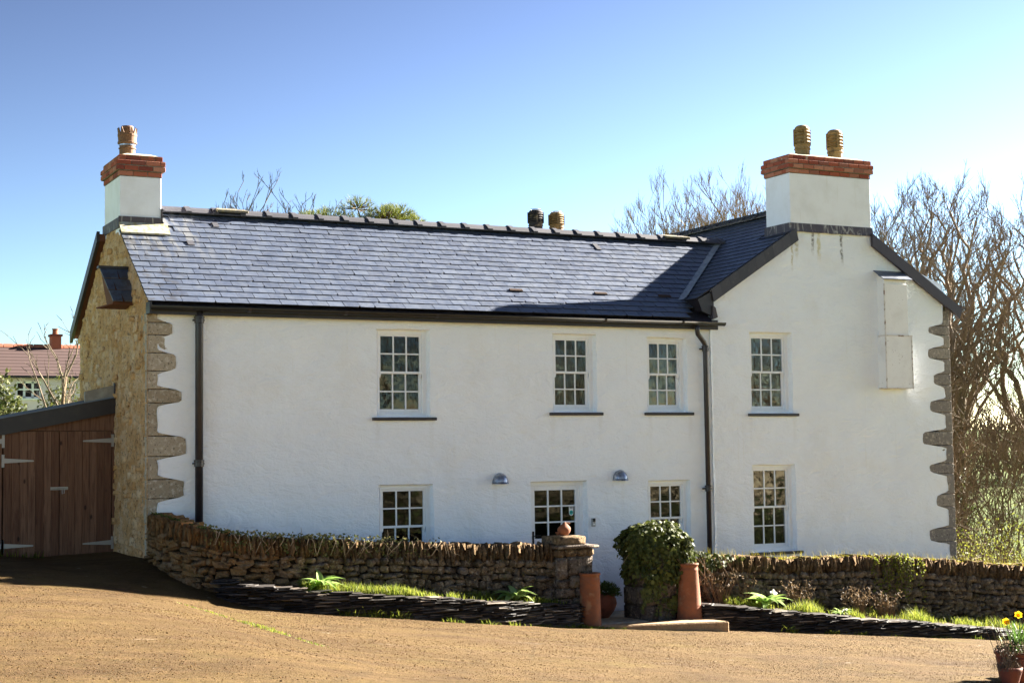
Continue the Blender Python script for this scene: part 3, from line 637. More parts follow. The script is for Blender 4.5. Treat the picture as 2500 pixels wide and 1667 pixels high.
# ridge tiles
k = 0; x = .66
while x < 11.35:
    L = .445; x1 = min(x+L, 11.42); mb = MB(); zt = ZR+.075
    prof = [(-.17, -.075), (-.10, -.015), (-.02, .025), (.02, .025), (.10, -.015), (.17, -.075), (.165, -.095), (.0, .0), (-.165, -.095)]
    mb.prism([(x+.004, YR+a, zt+b) for a, b in prof], (x1-x-.008, 0, 0)); t = mb.build('ridge_tile', 'ridge', roof)
    mb = MB(); prof2 = [(a*1.10, b*1.0+.018) for a, b in prof]; mb.prism([(x+.0, YR+a, zt+b) for a, b in prof2], (.085, 0, 0)); mb.build('roll', 'ridge', t)
    x = x1
for xx in (1.6, 10.1):
    s = bbox('ridge_slab', (xx, YR-.2, ZR+.075), (xx+.52, YR+.12, ZR+.12), 'mossy_slab', roof, .008); s.rotation_euler = (0, 0, 0)
    for v in s.data.vertices: v.co.z += (v.co.y-YR)*.35*(1 if v.co.y < YR else 0)+.02
# --- wing roof
wroof = bpy.data.objects.new('wing_roof', MB().prism([(9.40, .03, zwing(9.40)-.03), (AX, .03, AZ-.03), (15.12, .03, zwing(15.12)-.03), (15.12, .03, zwing(15.12)-.1), (AX, .03, AZ-.1), (9.40, .03, zwing(9.40)-.1)], (0, 6.4, 0)).mesh('wing_roof', 'black')); link(wroof, cot)
PW = math.atan(WS); CW, SW = math.cos(PW), math.sin(PW); rest = MB(); per = []
for side in (-1, 1):
    W = 15.2-AX if side > 0 else AX-9.33; nr = int(W/CW/GA)
    for i in range(nr+1):
        s = i*GA; y = -.09-(SWD/2 if i % 2 else 0)
        while y < 6.3:
            yc = y+SWD/2; xe = (AX+side*W)-side*s*CW; ze = zwing(AX+W)+s*SW
            y += SWD
            if yc < .72 and abs(xe-AX) < 1.16: continue
            if side < 0 and yc < YR:
                zm_ = ZE+SL*(yc+.2)
                if ze+.25*SW < zm_-.12: continue
            me, v, f = R.choice(STPL)
            # local x -> along y, local y -> upslope toward the apex
            ux = Vector((0, 1 if side > 0 else -1, 0)); uy = Vector((-side*CW, 0, SW)); uz = ux.cross(uy)
            if uz.z < 0: ux = -ux; uz = ux.cross(uy)
            vv = []
            for q in v:
                P = Vector((xe, yc, ze))+ux*q[0]+uy*q[1]+uz*q[2]
                if P.y < -.1: P.y = -.1
                vv.append(tuple(P))
            rest.add(vv, f); per.append(len(f))
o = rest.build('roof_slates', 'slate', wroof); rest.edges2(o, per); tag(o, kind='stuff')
y = .66
while y < 6.4:
    zt = AZ+.075; mb = MB(); mb.prism([(AX+a, y+.004, zt+b) for a, b in prof], (0, .44, 0)); t = mb.build('ridge_tile', 'ridge', wroof)
    mb = MB(); mb.prism([(AX+a, y, zt+b) for a, b in prof2], (0, .085, 0)); mb.build('roll', 'ridge', t); y += .445
# valley lead
def vpt(y, dx, dz): z = ZE+SL*(y+.2); return Vector((AX-(AZ-z)/WS+dx, y, z+dz))
mb = MB(); yv = [.28+(2.3-.28)*i/10 for i in range(11)]
for a, b in zip(yv, yv[1:]):
    mb.quad(vpt(a, -.13, .03), vpt(b, -.13, .03), vpt(b, -.02, .05), vpt(a, -.02, .05)); mb.quad(vpt(a, -.02, .05), vpt(b, -.02, .05), vpt(b, .05, .085), vpt(a, .05, .085))
    mb.quad(vpt(a, -.13, .03), vpt(a, -.13, -.02), vpt(b, -.13, -.02), vpt(b, -.13, .03))
mb.build('valley', 'valley', wroof)
# wing eave box end
mb = MB(); mb.prism([(9.34, -.1, 5.2), (9.66, -.1, 5.36), (9.66, -.1, 5.08), (9.6, -.1, 4.93), (9.42, -.1, 5.0)], (0, .4, 0)); mb.build('eave_box', 'black', wroof)
mb = MB(); mb.prism([(9.62, -.13, 4.86), (9.72, -.13, 4.9), (9.68, -.13, 5.06), (9.63, -.13, 5.1)], (0, .1, 0)); mb.build('soaker', 'lead', wroof)
# verge slates (left) and bargeboard (right)
x = 9.6; k = 0
while x < 11.36:
    x1 = min(x+.185, 11.42); mb = MB(); hgt = .235
    mb.prism([(x+.002, -.13, zwing(x)+.01), (x1-.002, -.13, zwing(x1)+.01), (x1-.002+.05, -.13, zwing(x1)-hgt+.03), (x+.05, -.13, zwing(x)-hgt+.03)], (0, .02, 0)); mb.build('verge_slate', 'ridge', wroof); x = x1
mb = MB(); mb.prism([(13.12, -.14, zwing(13.12)+.0), (15.2, -.14, zwing(15.2)+.0), (15.12, -.14, zwing(15.12)-.24), (15.0, -.14, zwing(15.0)-.21), (13.12, -.14, zwing(13.12)-.23)], (0, .06, 0)); o = mb.build('bargeboard', 'barge', wroof)
mb = MB(); mb.lathe([(.06, 0), (.065, .0), (.065, .3), (.06, .3)], (0, 0, 0), 14, PI, 2*PI); me = mb.mesh('gutter', 'gutter'); inst('gutter', me, wroof, (15.22, -.14, 5.2), (-PI/2, 0, 0))
# rear bargeboard on the stone gable
mb = MB()
def zr_(y): return zmain(y)
mb.prism([(-.17, YR+.45, zr_(YR+.45)+.02), (-.17, 4.75, zr_(4.75)+.02), (-.17, 4.75, zr_(4.75)-.17), (-.17, YR+.45, zr_(YR+.45)-.15)], (.05, 0, 0)); mb.build('bargeboard', 'black', roof)
mb = MB(); mb.prism([(-.12, YR+.45, zr_(YR+.45)-.02), (-.12, 4.7, zr_(4.7)-.02), (-.12, 4.7, zr_(4.7)-.13), (-.12, YR+.45, zr_(YR+.45)-.13)], (.1, 0, 0)); mb.build('soffit', 'rafter', roof)
# fascia, gutter, downpipes
bbox('fascia', (.0, -.13, 4.685), (9.72, -.1, 4.85), 'black', cot, .003)
bbox('fascia_end', (-.035, -.2, 4.69), (.0, .02, 4.86), 'black', cot, .004)
MB().box((.0, -.1, 4.70), (9.62, .03, 4.72)).build('soffit', 'black', cot)
mb = MB(); mb.lathe([(.052, 0), (.058, 0), (.058, 9.82), (.052, 9.82), (.052, 0)], (0, 0, 0), 14, PI, 2*PI); me = mb.mesh('gutter', 'gutter', True); gut = inst('gutter', me, cot, (-.03, -.215, 4.80), (0, PI/2, 0)); gut.rotation_euler = (PI/2, 0, PI/2)
for xx in (1.4, 2.9, 4.4, 5.9, 7.4, 8.9):
    t = MB(); t.lathe([(.064, 0), (.064, .05)], (0, 0, 0), 12, PI, 2*PI); inst('gutter_joint', t.mesh('gutter_joint', 'black', True), cot, (xx, -.215, 4.80), (PI/2, 0, PI/2))
def pipe(pts, r, joints, outlets):
    p = bpy.data.objects.new('downpipe', MB().tube(pts, r, 14).mesh('downpipe', 'black', True)); link(p, cot)
    for (x, y, z) in joints:
        c = MB().lathe([(r, -.05), (r+.012, -.045), (r+.012, .02), (r+.018, .025), (r+.018, .05), (r, .055)], (x, y, z), 14); c.box((x-.085, y+.02, z-.014), (x+.085, y+.06, z+.01)); c.build('pipe_collar', 'black', p)
    return p
pipe([(.715, -.1, 4.8), (.715, -.095, 4.6), (.715, -.085, .9)], .058, [(.715, -.088, 2.55), (.715, -.098, 4.62)], 0)
pipe([(9.25, -.2, 4.76), (9.25, -.195, 4.66), (9.27, -.18, 4.6), (9.44, -.1, 4.47), (9.475, -.085, 4.42), (9.475, -.085, 4.3), (9.475, -.085, -.2)], .042, [(9.475, -.085, 4.36), (9.475, -.085, 2.0)], 0)
# --- chimneys
def brick_mesh():
    mb = MB().box((-.108, -.05, -.0335), (.108, .05, .0335)); me = mb.mesh('brick', 'brick'); bev(me, .005); return me
BM = [brick_mesh() for _ in range(3)]
for b in BM:
    for v in b.vertices: v.co += Vector((R.uniform(-.002, .002), R.uniform(-.002, .002), R.uniform(-.002, .002)))
def brick_band(par, x0, x1, y0, y1, z0, courses):
    zc = z0
    for ci, off in enumerate(courses):
        a0, a1, b0, b1 = x0-off, x1+off, y0-off, y1+off; zm_ = zc+.0415
        MB().box((a0+.012, b0+.012, zc), (a1-.012, b1-.012, zc+.083)).build('mortar_core', 'mortar', par)
        sh = .1125*(ci % 2)
        def run(u0, u1, place, sh):
            u = u0-sh
            while u < u1-.03:
                s0, s1 = max(u, u0), min(u+.215, u1); u += .225
                if s1-s0 < .04: continue
                place((s0+s1)/2, (s1-s0)/.216)
        run(a0, a1, lambda c_, k: inst('brick', R.choice(BM), par, (c_, b0+.05+R.uniform(-.003, .003), zm_), (0, 0, R.uniform(-.012, .012)), (k, 1, 1)), sh)
        run(b0+.1, b1, lambda c_, k: inst('brick', R.choice(BM), par, (a0+.05+R.uniform(-.003, .003), c_, zm_), (0, 0, PI/2), (k, 1, 1)), .1125-sh)
        run(b0+.1, b1, lambda c_, k: inst('brick', R.choice(BM), par, (a1-.05, c_, zm_), (0, 0, PI/2), (k, 1, 1)), .1125-sh)
        run(a0+.1, a1-.1, lambda c_, k: inst('brick', R.choice(BM), par, (c_, b1-.05, zm_), (0, 0, 0), (k, 1, 1)), .1125-sh)
        zc += .083
    return zc
def flaunch(par, x0, x1, y0, y1, z):
    MB().add; mb = MB(); i = .12
    mb.add([(x0, y0, z), (x1, y0, z), (x1, y1, z), (x0, y1, z), (x0+i, y0+i, z+.05), (x1-i, y0+i, z+.05), (x1-i, y1-i, z+.05), (x0+i, y1-i, z+.05)], [(0,1,5,4),(1,2,6,5),(2,3,7,6),(3,0,4,7),(4,5,6,7)])
    mb.build('flaunching', 'cement', par)
def louvre_pot(par, x, y, z, mat, h_=.58, cage=False):
    pr = [(.135, 0), (.135, .17), (.15, .175), (.15, .19), (.14, .195), (.14, .24), (.155, .25), (.155, .262)]
    zz = .262
    for k in range(4): pr += [(.118, zz+.004), (.118, zz+.03), (.158, zz+.034), (.14, zz+.062), (.12, zz+.063)]; zz += .063
    pr += [(.135, zz+.005), (.142, zz+.03), (.12, zz+.075), (.085, zz+.10), (.0, zz+.105)]
    k = h_/(zz+.105); o = MB().lathe([(a, b*k) for a, b in pr], (x, y, z), 20).build('chimney_pot', mat, par, False)
    mb = MB()
    for a in (0, PI/2, PI, 3*PI/2): mb.box((-.013, -.165, .25*k), (.013, -.13, (zz+.03)*k)); 
    for a in range(4):
        t = MB(); c_, s_ = math.cos(a*PI/2-.3), math.sin(a*PI/2-.3)
        P = [(x+c_*r-s_*w, y+s_*r+c_*w, z+q) for q in (.25*k, (zz+.03)*k) for (r, w) in ((.12, -.014), (.162, -.014), (.162, .014), (.12, .014))]
        t.add(P, [(0,3,2,1),(4,5,6,7),(0,1,5,4),(1,2,6,5),(2,3,7,6),(3,0,4,7)]); t.build('pot_rib', mat, par)
    if cage:
        t = MB(); top = z+h_
        t.tube([(x+.1*math.cos(a), y+.1*math.sin(a), top+.005) for a in [2*PI*i/14 for i in range(15)]], .006, 5)
        for i in range(8): a = 2*PI*i/8; t.tube([(x+.1*math.cos(a), y+.1*math.sin(a), top-.05), (x+.1*math.cos(a), y+.1*math.sin(a), top+.005)], .005, 4)
        t.build('cage', 'silver', par)
# right chimney
ch = bpy.data.objects.new('chimney', None); link(ch, cot, (12.27, .33, 6.4)); tag(ch, 'wide white chimney with brick top and two louvred pots')
bbox('stack', (11.37, WY-.012, 6.48), (13.17, .68, 7.52), 'chimney_white', ch, .008)
brick_band(ch, 11.37, 13.17, WY-.012, .68, 7.52, (.018, .055, .055, .025))
flaunch(ch, 11.4, 13.14, -.02, .66, 7.852)
louvre_pot(ch, 11.98, .36, 7.87, 'buff', .62); louvre_pot(ch, 12.72, .36, 7.87, 'buff', .6)
mb = MB()
fl = lambda x: .012*N2(x*6, 1.1)
xs = span(11.34, 13.2, .06)
for a, b in zip(xs, xs[1:]):
    mb.quad((a, WY-.045, 6.47+fl(a)), (b, WY-.045, 6.47+fl(b)), (b, WY-.018, 6.63), (a, WY-.018, 6.63))
mb.quad((11.34, WY-.045, 6.47), (11.34, WY-.018, 6.63), (11.34, .7, 6.63), (11.34, .7, 6.42)); mb.quad((11.34, WY-.045, 6.47), (11.34, .7, 6.42), (11.2, .7, 6.42), (11.2, WY-.07, 6.41))
mb.build('flashing', 'lead', ch)
# left chimney
ch = bpy.data.objects.new('chimney', None); link(ch, cot, (.3, 2.2, 6.2)); tag(ch, 'narrow white chimney with brick top and crown pot on the stone gable')
bbox('stack', (-.03, 1.69, 6.05), (.61, 2.75, 6.98), 'chimney_white', ch, .008)
brick_band(ch, -.03, .61, 1.69, 2.75, 6.98, (.018, .055, .055, .02))
flaunch(ch, -.01, .6, 1.71, 2.73, 7.312)
mb = MB(); q = [(-.055, 1.66, 6.33), (.63, 1.66, 6.33)]
mb.box((-.05, 1.665, 6.21), (.63, 1.69, 6.35)); mb.box((-.055, 1.66, 6.17), (-.03, 2.78, 6.33)); mb.box((.61, 1.665, 6.25), (.63, 2.3, 6.5)); mb.build('flashing', 'lead', ch)
mb = MB(); mb.prism([(-.05, 1.48, 6.055), (.7, 1.48, 6.055), (.7, 1.68, 6.24), (-.05, 1.68, 6.24)], (0, -.01, .025)); mb.build('apron', 'cement', ch)
pr = [(.15, 0), (.15, .02), (.125, .03), (.122, .16), (.135, .165), (.135, .18), (.12, .185), (.12, .235), (.145, .245), (.15, .25), (.15, .275), (.14, .28), (.145, .36), (.15, .365), (.15, .40), (.14, .41), (.12, .41), (.1, .3), (.1, .05)]
px, py, pz = .2, 2.2, 7.33
pot = MB().lathe(pr, (px, py, pz), 24).build('chimney_pot', 'brown_pot', ch)
mb = MB()
for i in range(12):
    a = 2*PI*i/12; b = 2*PI*(i+1)/12; c_ = (a+b)/2
    P = lambda t, r, z: (px+r*math.cos(t), py+r*math.sin(t), pz+z)
    mb.add([P(a, .148, .395), P(b, .148, .395), P(c_, .155, .5), P(a, .128, .395), P(b, .128, .395), P(c_, .14, .5)], [(0,1,2),(3,5,4),(0,2,5,3),(1,4,5,2)])
mb.build('pot_crown', 'brown_pot', ch); MB().lathe([(.1, .38), (.1, .51), (.09, .53), (.0, .54)], (px, py, pz), 18).build('pot_cap', 'brown_pot', ch)
MB().lathe([(.121, .215), (.128, .215), (.128, .235), (.121, .235)], (px, py, pz), 18).build('pot_band', 'galv', ch)
# rear chimney behind the ridge
ch = bpy.data.objects.new('chimney', None); link(ch, cot, (8.95, 4.6, 5)); tag(ch, 'rear chimney with two louvred pots showing over the ridge')
bbox('stack', (8.45, 4.3, 4.2), (9.5, 4.9, 6.7), 'chimney_white', ch, .008); brick_band(ch, 8.45, 9.5, 4.3, 4.9, 6.7, (.018, .05, .02))
louvre_pot(ch, 8.73, 4.6, 6.94, 'sooty', .44, True); louvre_pot(ch, 9.19, 4.6, 6.92, 'buff', .44, True)
# slate hood on the stone gable
hd = bpy.data.objects.new('gable_hood', None); link(hd, cot, (-.2, .9, 4.9))
A, B = Vector((0, 1.12, 5.47)), Vector((0, .7, 4.92))
for i in range(3):
    t0, t1 = i/3, (i+1)/3
    for j in range(2):
        xa, xb = -.46+j*.25-(.08 if i % 2 else 0), -.46+(j+1)*.25-(.08 if i % 2 else 0); xa = max(xa, -.46+.12*t0); xb = min(.0, xb) if j == 0 else .0
        p, q = A.lerp(B, t0), A.lerp(B, t1)
        mb = MB(); mb.prism([(xa, p.y, p.z-.004), (xb, p.y, p.z-.004), (xb, q.y-.01, q.z+.012), (xa+.03, q.y-.01, q.z+.012)], (0, -.008, .012)); mb.build('slate', 'slate', hd)
mb = MB(); mb.prism([(-.44, 1.12, 5.44), (-.34, .72, 4.92), (-.34, 1.15, 4.92)], (.34, 0, 0)); mb.build('hood_box', 'rafter', hd)
bbox('hood_cap', (-.48, 1.08, 5.46), (.0, 1.2, 5.5), 'black', hd, .004)
mb = MB(); mb.prism([(-.5, 1.15, 4.86), (-.02, 1.15, 4.86), (-.02, .75, 4.9), (-.34, .75, 4.9)], (0, 0, .018)); mb.build('hood_base', 'rafter', hd)
# boxed flue on the wing wall
fb = bpy.data.objects.new('flue_box', None); link(fb, cot, (13.55, -.1, 3.7))
bbox('lower_box', (13.25, WY-.22, 3.72), (13.86, .0, 4.66), 'old_board', fb, .004); bbox('upper_box', (13.27, WY-.205, 4.663), (13.80, .0, 5.6), 'old_board', fb, .004)
for (a, b) in (((13.243, WY-.226, 3.715), (13.262, WY-.21, 5.6)), ((13.24, WY-.226, 4.645), (13.87, WY-.02, 4.672)), ((13.845, WY-.226, 3.715), (13.866, WY-.21, 4.64)), ((13.24, WY-.226, 3.705), (13.87, .0, 3.722))): MB().box(a, b).build('trim', 'rust_trim', fb)  # brown edge strips added so the box sides read as differently lit
mb = MB(); mb.prism([(13.28, WY-.19, 5.6), (13.28, .0, 5.6), (13.28, .0, 5.82), (13.28, WY-.19, 5.68)], (.51, 0, 0)); mb.build('cap_box', 'old_board', fb)
for i in range(2):
    for j in range(2):
        ya, yb = (WY-.27, WY-.12) if i == 0 else (WY-.14, .0); za, zb = (5.67, 5.755) if i == 0 else (5.752, 5.86)
        xa = 13.2+j*.34-(.06 if i else 0)*(j > 0); xb = 13.2+.34*(j+1)-(.06 if i and j == 0 else 0) if j == 0 else 13.88
        mb = MB(); mb.prism([(xa+.002, ya, za), (xb-.002, ya, za), (xb-.002, yb, zb), (xa+.002, yb, zb)], (0, 0, .015)); mb.build('slate', 'slate', fb)

# ------------------------------------------------------------------ wall lamps, bell
def wall_lamp(x, z, label):
    t = thing('wall_lamp', (x, 0, z), label, 'lamp', 'galvanised wall lamps beside the front door')
    mb = MB(); r0 = .135; prof_ = [(r0, 0)]+[(r0*math.cos(a), .165*math.sin(a)) for a in [PI/2*i/10 for i in range(1, 11)]]
    mb.lathe([(r0+.006, -.012), (r0+.006, .004)]+prof_, (x, -.01, z), 20, PI, 2*PI); mb.lathe([(a*.95, b*.94) for a, b in prof_], (x, -.01, z), 20, PI, 2*PI); mb.build('shade', 'galv', t, True)
    MB().lathe([(0, .02), (.03, .03), (.04, .06), (.03, .1), (.0, .12)], (x, -.06, z), 10).build('bulb', 'wprint', t, True)
    return t
wall_lamp(5.585, 2.165, 'galvanised half-dome wall lamp left of the front door'); wall_lamp(7.79, 2.175, 'galvanised half-dome wall lamp right of the front door')
t = thing('doorbell', (7.27, 0, 1.43), 'small black and silver doorbell on white wall beside the door', 'doorbell')
bbox('case', (7.24, -.035, 1.43), (7.3, .01, 1.565), 'silver', t, .006); bbox('camera_panel', (7.243, -.041, 1.51), (7.297, -.034, 1.562), 'iron', t, .002); MB().prism([(7.27+.014*math.cos(a*PI/6), -.034, 1.468+.014*math.sin(a*PI/6)) for a in range(12)], (0, -.006, 0)).build('button', 'wprint', t)

# ------------------------------------------------------------------ lean-to shed
sh = thing('lean_to_shed', (-1, 1.93, 1.15), 'brown timber lean-to shed with double doors against the stone gable', 'shed')
FY = 1.93
def zshed(x): return 3.34+.195*(x+.0)          # underside of the front edge board
mb = MB(); mb.prism([(-3.4, FY-.05, zshed(-3.4)), (-.005, FY-.05, zshed(0)), (-.005, FY-.05, zshed(0)+.24), (-3.4, FY-.05, zshed(-3.4)+.27)], (0, .04, 0)); mb.build('edge_board', 'black', sh)
mb = MB(); mb.prism([(-3.4, FY-.08, zshed(-3.4)+.26), (-.02, FY-.08, zshed(0)+.235), (-.02, FY-.08, zshed(0)+.255), (-3.4, FY-.08, zshed(-3.4)+.28)], (0, 2.6, 0)); mb.build('roof_sheet', 'sheet', sh)
for i in range(9):
    yy = FY+.2+i*.28; mb = MB(); mb.prism([(-3.4, yy, zshed(-3.4)+.28), (-.02, yy, zshed(0)+.255), (-.02, yy, zshed(0)+.28), (-3.4, yy, zshed(-3.4)+.305)], (0, .04, 0)); mb.build('roof_seam', 'sheet', sh)
mb = MB(); mb.prism([(-.5, FY-.02, 3.49), (-.03, FY-.02, 3.58), (-.03, FY-.02, 3.77), (-.5, FY-.02, 3.66)], (0, .04, 0)); mb.build('upstand', 'panel', sh)
bbox('upstand_post', (-.06, FY-.04, 3.56), (-.01, FY+.03, 3.8), 'barge', sh, .003)
MB().prism([(-3.3, FY+.03, 3.07), (-.06, FY+.03, 3.07), (-.06, FY+.03, zshed(0)+.1), (-1.4, FY+.03, 3.09)], (0, .03, 0)).build('header_board', 'timber', sh)
bbox('post', (-.075, FY, 1.1), (-.02, FY+.08, zshed(0)), 'timber', sh, .004)
def shed_door(x0, x1, hinge_right):
    d = bpy.data.objects.new('door', None); link(d, sh, ((x0+x1)/2, FY, 1.17)); n = max(2, round((x1-x0)/.118)); w = (x1-x0)/n
    for i in range(n):
        a = x0+i*w; dz = R.uniform(-.004, .004); zt = min(3.06, zshed(a)+.06)
        bbox('plank', (a+.0015, FY-.002+dz, 1.19+R.uniform(-.008, .008)), (a+w-.0015, FY+.022+dz, zt), 'timber', d, .003)
    MB().box((x0+.01, FY+.025, 1.25), (x1-.01, FY+.04, 2.7)).build('ledge', 'timber', d)
    for zz in (1.36, 2.91 if hinge_right else 2.62):
        xe = x1+.012 if hinge_right else x0-.01; sg = -1 if hinge_right else 1
        mb = MB(); mb.prism([(xe, FY-.014, zz-.03), (xe+sg*.44, FY-.014, zz-.01), (xe+sg*.45, FY-.014, zz), (xe+sg*.44, FY-.014, zz+.012), (xe, FY-.014, zz+.045)], (0, .006, 0)); mb.box((xe-.02, FY-.02, zz-.09), (xe+.02, FY-.012, zz+.1)); mb.build('hinge', 'silver', d)
    return d
d1 = shed_door(-.86, -.085, True); d2 = shed_door(-1.68, -.868, False); shed_door(-2.5, -1.70, True)
mb = MB(); mb.box((-1.0, FY-.02, 2.18), (-.74, FY-.01, 2.225)); mb.tube([(-.99, FY-.03, 2.2), (-.75, FY-.03, 2.2)], .008, 6); mb.tube([(-.8, FY-.03, 2.19), (-.8, FY-.04, 2.13), (-.83, FY-.04, 2.12), (-.83, FY-.03, 2.18)], .006, 6); mb.build('bolt', 'silver', d1)
MB().prism([(-3.2, FY+.06, .9), (-.03, FY+.06, .9), (-.03, FY+.06, 3.4), (-3.2, FY+.06, 2.78)], (0, .05, 0)).build('inner_lining', 'timber', sh)
MB().box((-3.2, FY+.12, .9), (-.2, FY+2.4, 2.6)).build('back_wall', 'timber', sh)

# ------------------------------------------------------------------ boundary walls
def path_fn(pts):
    P = [Vector(p) for p in pts]; cr = []
    for i in range(len(P)-1):
        a, b, c_, d = P[max(i-1, 0)], P[i], P[i+1], P[min(i+2, len(P)-1)]
        for k in range(12):
            t = k/12; cr.append(.5*((2*b)+(c_-a)*t+(2*a-5*b+4*c_-d)*t*t+(3*b-a-3*c_+d)*t**3))
    cr.append(P[-1]); ds = [0]
    for u, v in zip(cr, cr[1:]): ds.append(ds[-1]+(v-u).length)
    def f(s):
        s = min(max(s, 0), ds[-1])
        for i in range(len(ds)-1):
            if s <= ds[i+1]+1e-9:
                t = (s-ds[i])/max(1e-9, ds[i+1]-ds[i]); q = cr[i].lerp(cr[i+1], t); d = (cr[i+1]-cr[i]).normalized(); return q, d
        return cr[-1], (cr[-1]-cr[-2]).normalized()
    return f, ds[-1]
RB = [remesh(s, 'rubble') for s in [stone_mesh(200+i, .3, .13, i % 3 == 0) for i in range(24)]]
CPM = [remesh(s, 'coping') for s in [stone_mesh(300+i, .25, .1) for i in range(14)]]
def wall(name, pts, label, zt, zb, thick, cop_h, seed, row_h, limit_from=None):
    rr = random.Random(seed); f, L = path_fn(pts); b0 = f(L/2)[0]; t = thing(name, (b0.x, b0.y, zb(b0.x, b0.y)), label, 'wall')
    # solid core
    mb = MB(); ss = span(0, L, .15)
    for s in ss:
        q, d = f(s); nr = Vector((-d.y, d.x)); zb_, zt_ = zb(q.x, q.y)-.1, zt(s, q.x)-.1
        for (o_, z) in ((.05, zb_), (.05, zt_), (thick-.05, zt_), (thick-.05, zb_)): mb.v.append((q.x+nr.x*o_, q.y+nr.y*o_, z))
    for i in range(len(ss)-1):
        for k in range(4): mb.f.append((i*4+k, (i+1)*4+k, (i+1)*4+(k+1) % 4, i*4+(k+1) % 4))
    mb.f.append((0, 1, 2, 3)); e = (len(ss)-1)*4; mb.f.append((e+3, e+2, e+1, e)); mb.build('core', 'core', t)
    # coping of slabs on edge
    s = .02; cn = 0
    while s < L:
        w = rr.uniform(.038, .078); q, d = f(s+w/2); nr = Vector((-d.y, d.x)); h_ = cop_h*rr.uniform(.88, 1.1); top = zt(s, q.x)+rr.uniform(-.03, .015)
        c_ = Vector((q.x+nr.x*(thick/2-.03), q.y+nr.y*(thick/2-.03), top-h_/2))
        inst('coping_stone', rr.choice(CPM), t, c_, (rr.uniform(-.05, .05), rr.uniform(-.12, .12), math.atan2(d.y, d.x)+rr.uniform(-.06, .06)), (w*1.1, thick+rr.uniform(-.02, .05), h_)); s += w; cn += 1
    # rubble courses on the face
    hmax = max(zt(s_, f(s_)[0].x)-zb(*f(s_)[0]) for s_ in span(0, L, .3))-cop_h
    v = 0; cnt = 0; rest = MB()
    while v < .97:
        dv = min(rr.uniform(*row_h)/hmax, 1-v); s = -rr.uniform(0, .15)
        while s < L:
            w = rr.uniform(.08, .28)*(1.2 if v < .3 else .9); q, d = f(s+w/2); nr = Vector((-d.y, d.x)); zb_ = zb(q.x, q.y)-.05; H_ = zt(s, q.x)-cop_h*.92-zb_
            lumps = [(v, dv)] if rr.random() < .62 or dv*H_ < .12 else [(v, dv*.45), (v+dv*.47, dv*.53)]
            for vv, dd in lumps:
                hh = dd*H_; wob = .08*N2(s*1.9, vv*4, seed); zc = zb_+(vv+dd/2)*H_+wob*min(1, (1-vv)*2)
                c_ = Vector((q.x+nr.x*(.07+rr.uniform(-.02, .02)), q.y+nr.y*(.07+rr.uniform(-.02, .02)), zc))
                rot = (rr.uniform(-.12, .12), rr.uniform(-.22, .22), math.atan2(d.y, d.x)+rr.uniform(-.1, .1)); scl = (w*rr.uniform(.86, 1.02), rr.uniform(.18, .27), hh*rr.uniform(.84, 1.06))
                if cnt < 300: inst('stone', rr.choice(RB), t, c_, rot, scl); cnt += 1
                else:
                    me = rr.choice(RB); Mx = Matrix.LocRotScale(c_, __import__('mathutils').Euler(rot), Vector(scl)); rest.add([tuple(Mx @ x.co) for x in me.vertices], [tuple(p.vertices) for p in me.polygons])
            s += w
        v += dv
    if rest.v: tag(rest.build('stones', 'rubble', t, True), kind='stuff')
    return t, f, L
LW = [(.0, -.08), (.1, -.6), (.42, -1.08), (1.05, -1.38), (2.2, -1.45), (3.8, -1.45), (5.74, -1.45)]
ztL = lambda s, x: interp([(0, 1.84), (.12, 1.8), (.42, 1.66), (.9, 1.55), (1.8, 1.48), (2.8, 1.41), (4.3, 1.335), (5.8, 1.265)], x)+.012*N2(x*3, 2)
lw, fL, LL = wall('stone_wall', LW, 'mossy rubble wall curving from the stone gable to the left gate pier', ztL, ground, .36, .25, 5, (.075, .16))
RW = [(7.82, -1.28), (9.7, -1.26), (12.1, -1.24), (14.6, -1.26), (17.1, -1.3)]
ztR = lambda s, x: interp([(7.7, 1.01), (8.7, .97), (10.0, .87), (10.7, .84), (11.7, .84), (12.6, .78), (14.9, .56), (17.2, .4)], x)+.015*N2(x*2.3, 7)
rw, fR, LR = wall('stone_wall', RW, 'rubble wall with upright coping running right from the ivy pier', ztR, ground, .38, .25, 9, (.065, .135))
# left pier
pr_ = thing('gate_pier', (6.28, -.85, 0), 'stone gate pier with stepped slab cap and clay bird', 'pier')
def block(par, name, a, b, mat, r_=.018, j=.012):
    me = MB().box(a, b).mesh(name, mat); bm = bmesh.new(); bm.from_mesh(me); bmesh.ops.subdivide_edges(bm, edges=bm.edges[:], cuts=2, use_grid_fill=True)
    for v in bm.verts: v.co += Vector((j*N2(v.co.x*6, v.co.z*6, v.co.y), j*N2(v.co.x*6, v.co.z*6+9, v.co.y), j*N2(v.co.x*6+5, v.co.z*6, v.co.y)))
    bmesh.ops.bevel(bm, geom=[e for e in bm.edges if len(e.link_faces) == 2 and e.calc_face_angle(0) > .9], offset=r_, segments=2, affect='EDGES'); bm.to_mesh(me); bm.free()
    return inst(name, me, par, wl(par)) if False else _pl(me, name, par)
def _pl(me, name, par):
    w = wl(par)
    for v in me.vertices: v.co -= w
    me.shade_smooth(); o = bpy.data.objects.new(name, me); return link(o, par, w)
y0, y1 = -1.14, -.56
for (xa, xb, za, zb_) in ((5.98,6.6,-.15,.06),(5.97,6.24,.065,.4),(6.25,6.61,.065,.3),(6.25,6.61,.305,.42),(5.98,6.3,.425,.56),(6.31,6.6,.425,.56),(5.97,6.2,.565,.7),(6.205,6.61,.565,.74),(5.99,6.16,.705,1.02),(6.165,6.6,.745,1.04)): block(pr_, 'block', (xa, y0+R.uniform(-.015, .015), za), (xb, y1, zb_), 'pier_stone')
MB().box((6.02, -1.1, -.2), (6.56, -.6, 1.1)).build('core', 'core', pr_)
x = 5.98
